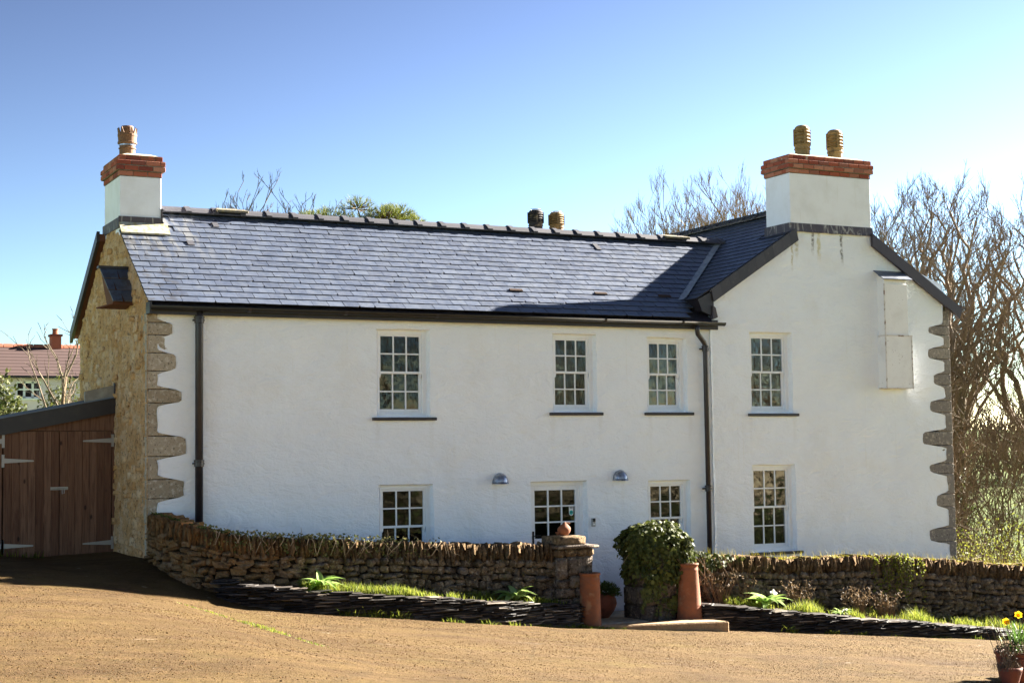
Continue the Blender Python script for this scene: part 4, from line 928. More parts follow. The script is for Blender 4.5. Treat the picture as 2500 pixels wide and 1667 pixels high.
while x < 6.58:
    w = R.uniform(.09, .2); block(pr_, 'cap_rubble', (x, y0-.01, 1.03), (min(x+w, 6.62)-.004, y1, 1.15), 'coping', .02, .02); x += w
block(pr_, 'cap_slab', (5.93, -1.22, 1.155), (6.66, -.5, 1.2), 'pier_stone', .01, .008); block(pr_, 'cap_slab', (6.0, -1.1, 1.203), (6.5, -.6, 1.33), 'coping', .012, .012)
# clay bird
bd = thing('bird_ornament', (6.23, -.9, 1.33), 'round terracotta bird ornament on top of the left gate pier', 'ornament')
mb = MB(); rings = []
for i in range(13):
    t = i/12; z = .012+.2*t; r = .095*math.sin(PI*min(1, (t*.86+.14)))**.7*(1 if t < .55 else 1-.42*(t-.55)/.45); rings.append((max(r, .004), z, .035*max(0, t-.4)))
n = 16
for r, z, dx in rings:
    for k in range(n): a = 2*PI*k/n; mb.v.append((6.23+dx+r*math.cos(a)*1.12, -.9+r*.9*math.sin(a), 1.33+z))
for i in range(12):
    for k in range(n): mb.f.append((i*n+k, i*n+(k+1) % n, (i+1)*n+(k+1) % n, (i+1)*n+k))
mb.f.append(tuple(range(n))[::-1]); mb.f.append(tuple(12*n+k for k in range(n))); mb.build('body', 'terracotta', bd, True)
MB().tube([(6.27, -.905, 1.515), (6.31, -.91, 1.522), (6.335, -.913, 1.515)], [.018, .012, .002], 8).build('beak', 'terracotta', bd); MB().tube([(6.13, -.9, 1.37), (6.085, -.9, 1.39)], [.03, .008], 8).build('tail', 'terracotta', bd)
for o_ in (pr_, bd): o_.location += Vector((-.24, -.45, .045))
# right pier
pr2 = thing('gate_pier', (7.8, -.85, 0), 'stone gate pier wrapped in ivy right of the entrance', 'pier')
for (xa, xb, za, zb_) in ((7.5,7.78,-.2,.22),(7.785,8.12,-.2,.3),(7.5,7.78,.225,.5),(7.785,8.12,.305,.62),(7.5,7.8,.505,.86),(7.805,8.12,.625,.95),(7.5,7.86,.865,1.12),(7.865,8.12,.955,1.12)): block(pr2, 'block', (xa, -1.12+R.uniform(-.015, .015), za), (xb, -.55, zb_), 'pier_stone')
MB().box((7.55, -1.08, -.2), (8.08, -.6, 1.15)).build('core', 'core', pr2)

pr2.location += Vector((-.28, -.45, .045))
# ------------------------------------------------------------------ slate-edged beds
ET = []
for i in range(10):
    me = stone_mesh(400+i, .12, .05, False); ET.append(remesh(me, 'edging'))
def bed(name, pts, label, zt, seed, wallf):
    rr = random.Random(seed); f, L = path_fn(pts); b0 = f(L/2)[0]; t = thing(name, (b0.x, b0.y, ground(b0.x, b0.y)), label, 'bed edging')
    cand = []; k = 0
    while k < 34:
        s = -rr.uniform(0, .2)
        while s < L:
            w = rr.uniform(.14, .42); q, d = f(s+w/2); z0 = ground(q.x, q.y)-.03; z = z0+k*.0165*(1+.12*N2(s*.8, k*.3, seed))+.012*N2(s*2.1, k*.25, seed+3)
            if z < zt(q.x): cand.append((q, d, z, w))
            s += w*.96
        k += 1
    rr.shuffle(cand); rest = MB()
    for i, (q, d, z, w) in enumerate(cand):
        nr = Vector((-d.y, d.x)); o_ = .1+rr.uniform(-.025, .022); c_ = Vector((q.x+nr.x*o_, q.y+nr.y*o_, z)); rot = (rr.uniform(-.06, .06), rr.uniform(-.05, .05)+(-.06 if name == 'x' else 0), math.atan2(d.y, d.x)+rr.uniform(-.12, .12)); scl = (w, rr.uniform(.2, .26), rr.uniform(.011, .02))
        me = rr.choice(ET)
        if i < 300: inst('slate', me, t, c_, rot, scl)
        else:
            Mx = Matrix.LocRotScale(c_, __import__('mathutils').Euler(rot), Vector(scl)); rest.add([tuple(Mx @ x.co) for x in me.vertices], [tuple(p.vertices) for p in me.polygons])
    if rest.v: tag(rest.build('slates', 'edging', t), kind='stuff')
    mb = MB(); ss = span(0, L, .2)      # dark backing and soil
    for s in ss:
        q, d = f(s); nr = Vector((-d.y, d.x)); z = zt(q.x); yb = wallf(q.x)
        for (x_, y_, z_) in ((q.x+nr.x*.06, q.y+nr.y*.06, ground(q.x, q.y)-.1), (q.x+nr.x*.06, q.y+nr.y*.06, z-.05), (q.x+nr.x*.2, q.y+nr.y*.2, z-.02), (q.x, max(yb, q.y+.12), z+.03)): mb.v.append((x_, y_, z_))
    for i in range(len(ss)-1):
        for k in range(3): mb.f.append((i*4+k, (i+1)*4+k, (i+1)*4+k+1, i*4+k+1))
    mb.build('soil', 'soil', t, True); return t, f, L
ztBL = lambda x: interp([(.6, .98), (1.1, .91), (2.0, .79), (3.0, .7), (4.2, .56), (5.3, .44), (5.9, .39), (6.2, .375)], x)
bl, fBL, LBL = bed('slate_edging', [(.62, -1.5), (.98, -1.85), (1.8, -2.07), (3.1, -2.13), (4.4, -2.05), (5.46, -1.87), (5.95, -1.77), (6.08, -1.63), (6.04, -1.47)], 'curved stack of thin dark slates edging the left flower bed', ztBL, 21, lambda x: interp([(.5,-1.2),(1.05,-1.38),(7,-1.43)], x))
ztBR = lambda x: interp([(7.9, .28), (8.7, .22), (9.7, .09), (10.8, -.05), (12.1, -.2), (13.7, -.4), (14.6, -.51)], x)
br, fBR, LBR = bed('slate_edging', [(8.06, -1.54), (8.2, -1.83), (8.9, -2.05), (10.65, -2.18), (12.6, -2.23), (14.8, -2.28)], 'stack of thin dark slates edging the right flower bed', ztBR, 22, lambda x: -1.27)

# ------------------------------------------------------------------ path, step
def slab(name, poly, z0, z1, mat, kind, bevw=.012):
    o = MB().prism([(x, y, z0) for x, y in poly], (0, 0, z1-z0)).build(name, mat); bev(o.data, bevw); tag(o, kind=kind); return o
slab('path', [(6.38, -1.75), (7.22, -1.73), (7.2, -1.02), (6.38, -1.04)], -.2, .068, 'slab', 'structure'); slab('path', [(6.25, -1.035), (7.9, -1.015), (7.9, .02), (6.0, .02)], -.2, .05, 'slab', 'structure')
st = slab('stone_step', [(6.24, -1.89), (8.22, -2.44), (8.16, -2.1), (7.8, -1.76), (6.36, -1.76)], -.3, .06, 'step', None, .02)
tag(st, 'worn wide stone step at the entrance between the clay pots', 'step')

# ------------------------------------------------------------------ pots
def tall_pot(x, y, z, h_, r0, r1, label, tilt=0):
    t = thing('chimney_pot_planter', (x, y, z), label, 'pot', 'clay chimney pots flanking the entrance')
    pr = [(r0*1.03, 0), (r0*1.03, .03), (r0, .05), (lerp(r0, r1, .5)*1.02, h_*.45), (r1*1.02, h_*.86), (r1*1.04, h_*.87), (r1*1.04, h_*.9), (r1*1.0, h_*.91), (r1*1.02, h_*.96), (r1*1.1, h_*.965), (r1*1.12, h_*.985), (r1*1.08, h_), (r1*.92, h_), (r1*.86, h_*.8), (r0*.8, .05)]
    MB().lathe(pr, (x, y, z), 32).build('body', 'terracotta', t, True)
    return t
tall_pot(6.25, -1.66, -.05, .88, .162, .147, 'tall terracotta chimney pot standing by the left gate pier')
tall_pot(8.0, -1.68, .02, .88, .196, .142, 'tall terracotta chimney pot tapering upward by the ivy pier')
bp_ = thing('bowl_pot', (6.95, -.8, .05), 'round brown clay bowl planter on the path in front of the white wall', 'pot')
MB().lathe([(.1, 0), (.13, .03), (.2, .12), (.235, .22), (.22, .3), (.2, .33), (.215, .35), (.21, .37), (.19, .37), (.18, .3)], (6.95, -.8, .05), 28).build('body', 'dark_terracotta', bp_, True)
MB().lathe([(.0, .33), (.19, .33)], (6.95, -.8, .05), 20).build('soil', 'soil', bp_)

# ------------------------------------------------------------------ foliage helpers
def leaf_poly(mb, p, d, n, L, w, shape=((0, 0), (.3, .5), (.65, .45), (1, 0)), droop=0.):
    d = d.normalized(); s = d.cross(n)
    s = s.normalized() if s.length > 1e-5 else d.orthogonal().normalized(); n = s.cross(d)
    up = []; lo = []
    for t, ww in shape:
        c_ = p+d*(L*t)-n*(droop*L*t*t)
        if ww == 0: up.append(c_)
        else: up.append(c_+s*(w*ww)); lo.append(c_-s*(w*ww))
    pts = up+lo[::-1]; b = len(mb.v); mb.v.extend(tuple(q) for q in pts); mb.f.append(tuple(range(b, b+len(pts))))
def rvec(rr): 
    while True:
        v = Vector((rr.uniform(-1, 1), rr.uniform(-1, 1), rr.uniform(-1, 1)))
        if .05 < v.length < 1: return v.normalized()
IVY = ((0, .12), (.12, .55), (.35, .42), (.55, .5), (.62, .3), (1, 0))
def blade(mb, p, h_, lean, w, rr):
    a = rr.uniform(0, 2*PI); d = Vector((math.cos(a), math.sin(a), 0)); s = Vector((-d.y, d.x, 0))*w
    m_ = p+Vector((0, 0, h_*.55))+d*lean*h_*.35; t = p+Vector((0, 0, h_*rr.uniform(.8, 1)))+d*lean*h_
    b = len(mb.v); mb.v.extend([tuple(p-s), tuple(p+s), tuple(m_+s*.7), tuple(m_-s*.7), tuple(t)]); mb.f += [(b, b+1, b+2, b+3), (b+3, b+2, b+4)]
rg = random.Random(77)
def bed_grass(f, L, zt, wallf, n, name, label, x0, x1, h_=(.04, .13), dens=None):
    mb = MB()
    for _ in range(n):
        s = rg.uniform(0, L); q, d = f(s)
        if not x0 < q.x < x1: continue
        yb = wallf(q.x); t = rg.random()**1.3; y = lerp(q.y+.14, yb-.05, t); k = N2(q.x*1.8, y*1.8, 6)
        if k < .02 and rg.random() < .9: continue
        z = lerp(zt(q.x)-.03, zt(q.x)+.03, t); hh = rg.uniform(*h_)*(.8+1.6*max(0, k)); blade(mb, Vector((q.x, y, z)), hh, rg.uniform(.1, .8), rg.uniform(.003, .006), rg)
    o = mb.build(name, 'grass'); tag(o, label, 'grass', kind='stuff'); return o
bed_grass(fBL, LBL, ztBL, lambda x: -1.43, 9500, 'grass', 'bright grass growing along the top of the left slate bed', 1.7, 6.15)
bed_grass(fBR, LBR, ztBR, lambda x: -1.28, 9500, 'grass', 'bright grass growing along the top of the right slate bed', 8.8, 15, (.05, .17))
mb = MB()                                              # tufts where the drive meets the edging
for f, L, rng_ in ((fBL, LBL, [(2.3, .14, 60), (2.6, .2, 60), (2.95, .16, 70), (3.8, .1, 50), (4.35, .1, 40), (4.8, .1, 50), (5.3, .07, 60), (5.7, .06, 60), (6.0, .09, 90)]), (fBR, LBR, [(9.6, .16, 60), (10.4, .1, 60), (10.9, .1, 50), (11.6, .08, 40), (13.3, .1, 60), (13.8, .09, 60), (14.5, .12, 60), (12.5, .06, 40)])):
    for x_, hh, n in rng_:
        ss = [s for s in span(0, L, .05) if abs(f(s)[0].x-x_) < .06]
        if not ss: continue
        q, d = f(ss[0])
        for _ in range(n):
            p = Vector((q.x+rg.gauss(0, .09), q.y-rg.uniform(.0, .09), 0)); p.z = ground(p.x, p.y)-.005; blade(mb, p, hh*rg.uniform(.3, 1), rg.uniform(.3, 1.3), .005, rg)
for i in range(900):                                   # mossy crack across the drive
    t = rg.random(); x_ = lerp(-.15, .12, t)+.05*N2(t*6, 2); y_ = lerp(-2.35, -6.9, t); dn = 1 if .5 < t < .72 else .25
    if rg.random() > dn: continue
    p = Vector((x_+rg.gauss(0, .05 if dn == 1 else .02), y_+rg.gauss(0, .08), 0)); p.z = ground(p.x, p.y)+.004; blade(mb, p, rg.uniform(.015, .05 if dn == 1 else .025), rg.uniform(.3, 1.2), .006, rg)
for i in range(500):
    p = Vector((6.1+rg.uniform(-.05, .9), -1.93+rg.gauss(0, .04), 0)); p.z = ground(p.x, p.y); blade(mb, p, rg.uniform(.02, .05), .7, .005, rg)
for i in range(160):
    p = Vector((rg.uniform(-2.6, -1.1), 1.86+rg.gauss(0, .06), 0)); p.z = ground(p.x, p.y); blade(mb, p, rg.uniform(.04, .16), .7, .006, rg)
tag(mb.build('grass', 'grass'), 'small grass tufts along the drive edge and in its crack', 'grass', kind='stuff')
mb = MB()                                              # moss and short growth on the right coping
for i in range(9000):
    s = rg.uniform(0, LR); q, d = fR(s); k = N2(q.x*1.1, 4)
    if k < -.12 and rg.random() < .8: continue
    y = q.y+rg.uniform(.0, .34); blade(mb, Vector((q.x, y, ztR(s, q.x)-.02)), rg.uniform(.015, .045)*(1+max(0, k)), .5, .006, rg)
for i in range(700):
    q, d = fR(rg.uniform(0, LR)); blade(mb, Vector((q.x, q.y+rg.uniform(.1, .4), ztR(0, q.x)-.03)), rg.uniform(.05, .2), .4, .0025, rg)
tag(mb.build('moss', 'moss'), 'yellow-green moss and grass on top of the right wall', 'moss', kind='stuff')
# rosette plants
LEAFM = []
for i in range(3):
    mb = MB(); k = 7
    for j in range(k+1):
        t = j/k; w = .16*math.sin(PI*min(1, t*.85+.12))**.8*(1-t**4); zc = .55*t-.62*t*t*(1+.25*i); yc = t*(1-.08*t)
        mb.v += [(-w, yc, zc+w*.35), (0, yc, zc), (w, yc, zc+w*.35)]
    for j in range(k): a = j*3; mb.f += [(a, a+1, a+4, a+3), (a+1, a+2, a+5, a+4)]
    LEAFM.append(mb.mesh('leaf', 'rosette', True))
def rosette(x, y, z, size, label, seed, white=0):
    rr = random.Random(seed); t = thing('rosette_plant', (x, y, z), label, 'plant', 'broad-leaved rosettes in the flower beds')
    for i in range(22):
        a = i*2.4+rr.uniform(-.2, .2); up = rr.uniform(.0, 1)*(i/22); s = size*rr.uniform(.7, 1.05)*(1-.25*up)
        inst('leaf', rr.choice(LEAFM), t, (x, y, z), (.25+.95*up, rr.uniform(-.12, .12), a), (s*rr.uniform(.75, 1), s, s))
    for j in range(white):
        p = Vector((x+rr.uniform(-.1, .15), y-.1, z+rr.uniform(.0, .3))); mb = MB()
        for k in range(7): leaf_poly(mb, p, rvec(rr)+Vector((0, 0, .6)), rvec(rr), .07, .05)
        mb.build('flower', 'white_petal', t)
rosette(1.95, -1.72, ztBL(1.95), .5, 'pale green rosette plant at left end of the left bed', 1)
rosette(5.0, -1.66, ztBL(5.0), .46, 'pale green rosette plant near the left gate pier', 2)
rosette(9.4, -1.75, ztBR(9.4)+.02, .52, 'pale green rosette with white flowers in the right bed', 3, 2)
rosette(10.8, -1.85, ztBR(10.8)-.02, .3, 'small green rosette farther along the right bed', 4, 1)
# bowl plant
mb = MB(); rr = random.Random(5)
for i in range(1500):
    v = rvec(rr); v.z = abs(v.z); p = Vector((6.95, -.8, .39))+Vector((v.x*.27, v.y*.24, v.z*.2))*rr.uniform(.5, 1)+Vector((.03, 0, 0)); leaf_poly(mb, p, v+rvec(rr)*.7+Vector((0, 0, .4)), rvec(rr), rr.uniform(.04, .075), .012)
o = mb.build('bowl_plant', 'potplant', None, at=(6.95, -.8, .39)); tag(o, 'bushy dark green plant growing in the clay bowl', 'plant')
# dry stem clumps in the right bed
def dry_clump(x, y, z, h_, n, label, seed, red=False):
    rr = random.Random(seed); mb = MB()
    for i in range(n):
        a = rr.uniform(0, 2*PI); p = Vector((x+rr.gauss(0, .1), y+rr.gauss(0, .05), z)); L = h_*rr.uniform(.4, 1); d = Vector((math.cos(a)*.35, math.sin(a)*.2, 1)).normalized(); pts = [p+d*L*t+Vector((math.cos(a), math.sin(a)*.5, -.2))*L*.25*t*t for t in (0, .35, .7, 1)]
        mb.tube(pts, [.004, .0035, .003, .001], 3, False)
        for k in range(4): q = pts[2].lerp(pts[3], rr.random()); leaf_poly(mb, q, rvec(rr)+Vector((0, 0, .8)), rvec(rr), .05, .01)
    o = mb.build('dry_stems', 'dry', None, at=(x, y, z)); tag(o, label, 'plant', 'clumps of dry stems in the right bed')
dry_clump(8.7, -1.5, ztBR(8.7), .75, 34, 'tall clump of dry brown stems beside the right clay pot', 1); dry_clump(9.15, -1.5, ztBR(9.1), .95, 14, 'sparse tall dry stems leaning on the right wall', 2)
dry_clump(10.2, -1.6, ztBR(10.2), .6, 46, 'reddish dry stem clump right of the white flowered rosette', 3); dry_clump(11.3, -1.65, ztBR(11.3), .55, 70, 'wide tangle of dry stems in middle of the right bed', 4); dry_clump(11.9, -1.65, ztBR(11.9), .5, 50, 'low dry stem tangle left of the leafy climber', 5)
# ivy on the right pier
iv = thing('ivy', (7.9, -.85, .3), 'dense dark green ivy mound covering the right gate pier', 'ivy'); rr = random.Random(8); mb = MB()
for i in range(6200):
    v = rvec(rr); c_ = Vector((7.93, -.85, 1.08))
    w_ = Vector([math.copysign(abs(q)**.78, q) for q in v])*(1.06+.3*N2(v.x*2.2, v.y*2.2, v.z*2.2+4)+.1*N2(v.x*6, v.y*6, v.z*6)); p = c_+Vector((w_.x*.5, w_.y*.38, w_.z*.33 if v.z > 0 else w_.z*.5)); 
    if v.z < 0 and p.x > 8.25 and p.z < .75: pass
    if v.z < 0 and rr.random() < (-v.z)*.55: continue
    p += rvec(rr)*.05+v*.04*N2(p.x*4, p.z*4, p.y*4); d = (Vector((rr.uniform(-.6, .6), 0, -.5))+v*.35+rvec(rr)*.4); sz = rr.uniform(.6, 1.25); leaf_poly(mb, p, d, v+rvec(rr)*.5, .068*sz, .058*sz, IVY)
for i in range(1500):
    z = rr.uniform(.1, .85); x_ = rr.choice((rr.uniform(7.46, 7.6), rr.uniform(7.6, 8.15), rr.uniform(8.0, 8.3))); 
    if rr.random() > .25+.75*(z/.85): continue
    if N2(x_*3, z*3, 11) < -.1: continue
    p = Vector((x_, -1.14+rr.uniform(-.03, .0), z)); leaf_poly(mb, p, Vector((rr.uniform(-.5, .5), -.3, -1)), Vector((0, -1, 0))+rvec(rr)*.5, rr.uniform(.035, .065), .045, IVY)
for i in range(1700):
    x_ = 8.15+abs(rr.gauss(0, .42)); z = ztR(0, x_)+rr.uniform(-.5, .06)*max(.15, 1-(x_-8.15)/1.5)
    p = Vector((x_, -.88+rr.uniform(-.06, .03), z)); leaf_poly(mb, p, Vector((rr.uniform(-.5, .5), -.3, -1)), Vector((0, -1, .3))+rvec(rr)*.6, rr.uniform(.035, .07), .05, IVY)
mb.build('foliage', 'ivy', iv)
mb = MB(); iv.location += Vector((-.28, -.45, .045))
for i in range(16):
    p = Vector((8.2+rr.uniform(0, .9), -.92, ztR(0, 8.5)-.02)); mb.tube([p, p+Vector((rr.uniform(-.1, .15), -.05, -.15)), p+Vector((rr.uniform(-.1, .3), -.06, -.35)), p+Vector((rr.uniform(-.1, .4), -.03, -.6))], [.006, .005, .004, .002], 4, False)
mb.tube([(7.5, -.95, 1.05), (7.35, -.97, 1.0), (7.24, -1.0, .88)], [.004, .003, .002], 4, False); tag(mb.build('stem', 'vine', iv), kind='stuff')
# ivy trails on the left wall
iv = thing('ivy', (3, -1, 1.3), 'straggling golden ivy trailing along top of the left wall', 'ivy'); mb = MB(); st_ = MB()
for i in range(2600):
    s = rr.uniform(.9, 4.7); q, d = fL(s); k = .5+.5*N2(s*1.6, 3)
    if rr.random() > k*1.2*sstep(.8, 1.8, s)*(1-sstep(3.6, 4.6, s)*.85): continue
    t = rr.random()**2; p = Vector((q.x, q.y-.03+rr.uniform(-.03, .25)*(1 if t < .3 else 0), ztL(0, q.x)+.03-t*.28+rr.uniform(0, .06))); leaf_poly(mb, p, rvec(rr)+Vector((0, -.3, -.3)), rvec(rr)+Vector((0, -.6, .6)), rr.uniform(.025, .05), .035, IVY)
for i in range(34):
    s = rr.uniform(1.3, 4.8); q, d = fL(s); p = Vector((q.x, q.y-.03, ztL(0, q.x)+.02)); dx = rr.uniform(-.16, .16); st_.tube([p, p+Vector((dx*.4, -.03, -.06)), p+Vector((dx, -.02, -.1-rr.random()*.12)), p+Vector((dx*1.5, -.01, -.06-rr.random()*.2))], [.006, .005, .004, .002], 4, False)
for x_ in (1.8, 3.1): st_.tube([(x_, -1.35, ztL(0, x_)), (x_+.02, -1.35, ztL(0, x_)+.1), (x_+.01, -1.35, ztL(0, x_)+.17)], [.005, .004, .002], 4, False)
mb.build('foliage', 'ivy_gold', iv); tag(st_.build('stem', 'vine', iv), kind='stuff')
mb = MB()
for i in range(260):
    q, d = fL(rr.uniform(.3, 1.6)); p = Vector((q.x, q.y+rr.uniform(.05, .3), ztL(0, q.x)+.01)); leaf_poly(mb, p, rvec(rr)+Vector((0, 0, .9)), rvec(rr), .05, .03)
tag(mb.build('weeds', 'ivy'), 'small dark weeds on top of the left wall by the downpipe', 'weeds', kind='stuff')
for i, (x_, y_, w, m_, lb) in enumerate(((.33, -.85, .16, 'orange', 'flat orange tile fragment lying on left wall before the downpipe'), (.78, -1.15, .1, 'orange', 'small orange tile fragment right of the downpipe on the wall'), (.92, -1.22, .12, 'cement', 'pale stone chip lying on the left wall'))):
    me = remesh(stone_mesh(500+i, .4, .08), m_); o = inst('tile_fragment', me, None, (x_, y_, ztL(0, x_)+.025), (.05, 0, .4*i), (w, .1, .04)); tag(o, lb, 'fragment')

# ------------------------------------------------------------------ bottom-right pots
t = thing('flower_pot', (8.62, -8.05, ground(8.62, -8.05)), 'large dark terracotta flower pot at lower right corner', 'pot'); z0 = ground(8.62, -8.05)
hp = .16-z0; k = hp/.45
MB().lathe([(.17, 0), (.2, .05), (.225, .3*k), (.235, .36*k), (.235, .37*k), (.225, .375*k), (.228, .4*k), (.25, .41*k), (.255, .44*k), (.24, .45*k), (.21, .45*k), (.2, .38*k)], (8.62, -8.05, z0), 32).build('body', 'dark_terracotta', t, True); MB().lathe([(.0, .42*k), (.21, .42*k)], (8.62, -8.05, z0), 20).build('soil', 'soil', t)
t = thing('flower_pot', (8.28, -8.3, ground(8.28, -8.3)), 'small low clay pot of wiry stems beside the large pot', 'pot'); z1 = ground(8.28, -8.3)
MB().lathe([(.09, 0), (.12, .1), (.14, .16), (.145, .2), (.12, .2), (.11, .15)], (8.28, -8.3, z1), 24).build('body', 'dark_terracotta', t, True)
rr = random.Random(12)
df = thing('daffodils', (8.62, -8.05, .15), 'two yellow daffodils with green leaves in the large pot', 'flowers')
for i in range(46):
    mb = MB(); a = rr.uniform(0, 2*PI); p = Vector((8.66+rr.gauss(0, .07), -8.05+rr.gauss(0, .07), .14)); L = rr.uniform(.2, .42); d = Vector((math.cos(a)*.4+.1, math.sin(a)*.4, 1)); s = Vector((-math.sin(a), math.cos(a), 0))*.008
    q = [p, p+d*L*.5, p+d*L*.85+Vector((d.x, d.y, -.15))*L*.2, p+d*L+Vector((d.x, d.y, -.3))*L*.25]
    for a_, b_ in zip(q, q[1:]): mb.quad(a_-s, a_+s, b_+s*.8, b_-s*.8)
    mb.build('leaf', 'blade', df)
for (fx, fz, sx) in ((8.42, .53, 8.58), (8.62, .60, 8.7)):
    P = Vector((fx, -8.12, fz)); MB().tube([(sx, -8.05, .15), (sx-.02, -8.07, fz-.1), (fx+.05, -8.1, fz+.03), (fx, -8.12, fz)], .005, 5).build('stalk', 'blade', df)
    mb = MB(); ax = Vector((-.75, -.6, -.25)).normalized(); u = ax.orthogonal().normalized(); w = ax.cross(u)
    for i in range(6): a = i*PI/3; leaf_poly(mb, P, u*math.cos(a)+w*math.sin(a)+ax*.15, ax, .05, .045, ((0, .1), (.4, .5), (.75, .35), (1, 0)))
    f_ = mb.build('petals', 'yellow', df); mb = MB()
    pts = [(.012, 0), (.016, .02), (.024, .036)]
    for r_, q in pts:
        for i in range(12): a = 2*PI*i/12; mb.v.append(tuple(P+ax*q+(u*math.cos(a)+w*math.sin(a))*r_))
    for j in range(2):
        for i in range(12): mb.f.append((j*12+i, j*12+(i+1) % 12, (j+1)*12+(i+1) % 12, (j+1)*12+i))
    mb.build('trumpet', 'yellow', f_)
mb = MB()
for i in range(900):
    a = rr.uniform(0, 2*PI); r_ = .24*math.sqrt(rr.random()); p = Vector((8.58+r_*math.cos(a), -8.08+r_*math.sin(a), .16+.1*(1-r_/.24)+rr.uniform(-.03, .05)))
    if rr.random() < .35: p = Vector((8.36+rr.gauss(0, .05), -8.2+rr.gauss(0, .05), lerp(-.1, .18, rr.random())))
    leaf_poly(mb, p, rvec(rr)+Vector((0, 0, .3)), rvec(rr), .025, .02)
o = mb.build('trailing_plant', 'dull', None, at=(8.55, -8.1, .16)); tag(o, 'dark purple-green plant trailing over the large pot rim', 'plant')
mb = MB()
for i in range(13):
    p = Vector((8.28+rr.gauss(0, .04), -8.3+rr.gauss(0, .03), z1+.16)); L = rr.uniform(.6, .85); d = Vector((-.32+rr.gauss(0, .06), rr.gauss(0, .05), .95)); mb.tube([p, p+d*L*.4, p+d*L*.75+Vector((-.01, 0, 0)), p+d*L+Vector((-.02, 0, .02))], [.0035, .003, .0025, .001], 4, False)
for i in range(260): blade(mb, Vector((8.28+rr.gauss(0, .08), -8.3+rr.gauss(0, .06), z1+.17)), rr.uniform(.05, .16), .9, .004, rr)
o = mb.build('wiry_plant', 'grey_twig', None, at=(8.28, -8.3, z1+.16)); tag(o, 'thin leaning dry stalks rising from the small clay pot', 'plant')
t = thing('planter_box', (9.1, -7.8, ground(9.1, -7.8)), 'dark planter tub cut off by the right picture edge', 'planter'); MB().lathe([(.22, 0), (.26, .3), (.28, .36), (.25, .36), (.23, .3), (0, .3)], (9.12, -7.8, ground(9.1, -7.8)), 24).build('body', 'iron', t, True)

# ------------------------------------------------------------------ trees
def tree(name, base, label, cat='tree', group=None, h_=9, seed=0, r0=.2, lean=(0, 0), trunk_f=.3, kids=(7, 6, 6, 5, 4), ang=(.7, .65, .6, .6, .6), fac=(.62, .55, .5, .5, .5), up=.25, wob=.22, mats=('bark', 'twig'), tmin=.005, ivy=0, spread=1.0):
    rr = random.Random(seed); base = Vector(base); t = thing(name, base, label, cat, group); tk, cr = MB(), MB(); tips = []
    levels = len(kids)
    def grow(p, d, L, r, lev):
        n = max(2, int(4-lev*.5) if lev else 6); pts = [p]; rads = [r]; dd = d.normalized(); step = L/n
        for i in range(n):
            dd = (dd+rvec(rr)*wob*(1 if lev else .35)+Vector((0, 0, up*(.4 if lev else .1)))).normalized(); pts.append(pts[-1]+dd*step); rads.append(max(tmin*.5, r*(1-(.72 if lev else .5)*(i+1)/n)))
        (tk if lev < 1 else cr).tube(pts, rads, (9, 6, 5, 3, 3, 3)[min(lev, 5)], lev == 0)
        if lev >= levels: tips.append(pts[-1]); return
        k = kids[lev]
        for i in range(k):
            t0 = trunk_f if lev == 0 else .22; u = t0+(1-t0)*(i+rr.random())/k if i < k-1 else 1.0
            j = min(n-1, int(u*n)); q = pts[j].lerp(pts[j+1], u*n-j); ax = (pts[j+1]-pts[j]).normalized(); sd = ax.cross(rvec(rr)).normalized(); a = ang[lev]*rr.uniform(.6, 1.25)*(1 if i < k-1 else .35)
            d2 = ax*math.cos(a)+sd*math.sin(a); rad = lerp(rads[j], rads[j+1], u*n-j)
            grow(q, d2, L*fac[lev]*rr.uniform(.7, 1.15)*(1.12-.35*u if lev else 1), max(tmin, rad*.62), lev+1)
    grow(base, Vector((lean[0], lean[1], 1)), h_*.52, r0, 0)
    zs_ = sorted(v[2] for v in cr.v); kk = h_/(zs_[int(len(zs_)*.9985)]-base.z)
    for b_ in (tk, cr): b_.v = [(base.x+(v[0]-base.x)*kk*spread, base.y+(v[1]-base.y)*kk*spread, base.z+(v[2]-base.z)*kk) for v in b_.v]
    tk.build('trunk', mats[0], t, True); cr.build('crown', mats[1], t, False)
    if ivy:
        mb = MB()
        for i in range(ivy):
            a = rr.uniform(0, 2*PI); z = rr.random()**1.3*h_*.4; c_ = base+Vector((lean[0]*z, lean[1]*z, z)); rad = r0*1.2+abs(rr.gauss(0, .09)); v = Vector((math.cos(a), math.sin(a), 0)); leaf_poly(mb, c_+v*rad, Vector((0, 0, -1))+rvec(rr)*.6, v+rvec(rr)*.5, .1, .08, IVY)
        mb.build('ivy', 'evergreen', t)
    return t
from mathutils.kdtree import KDTree
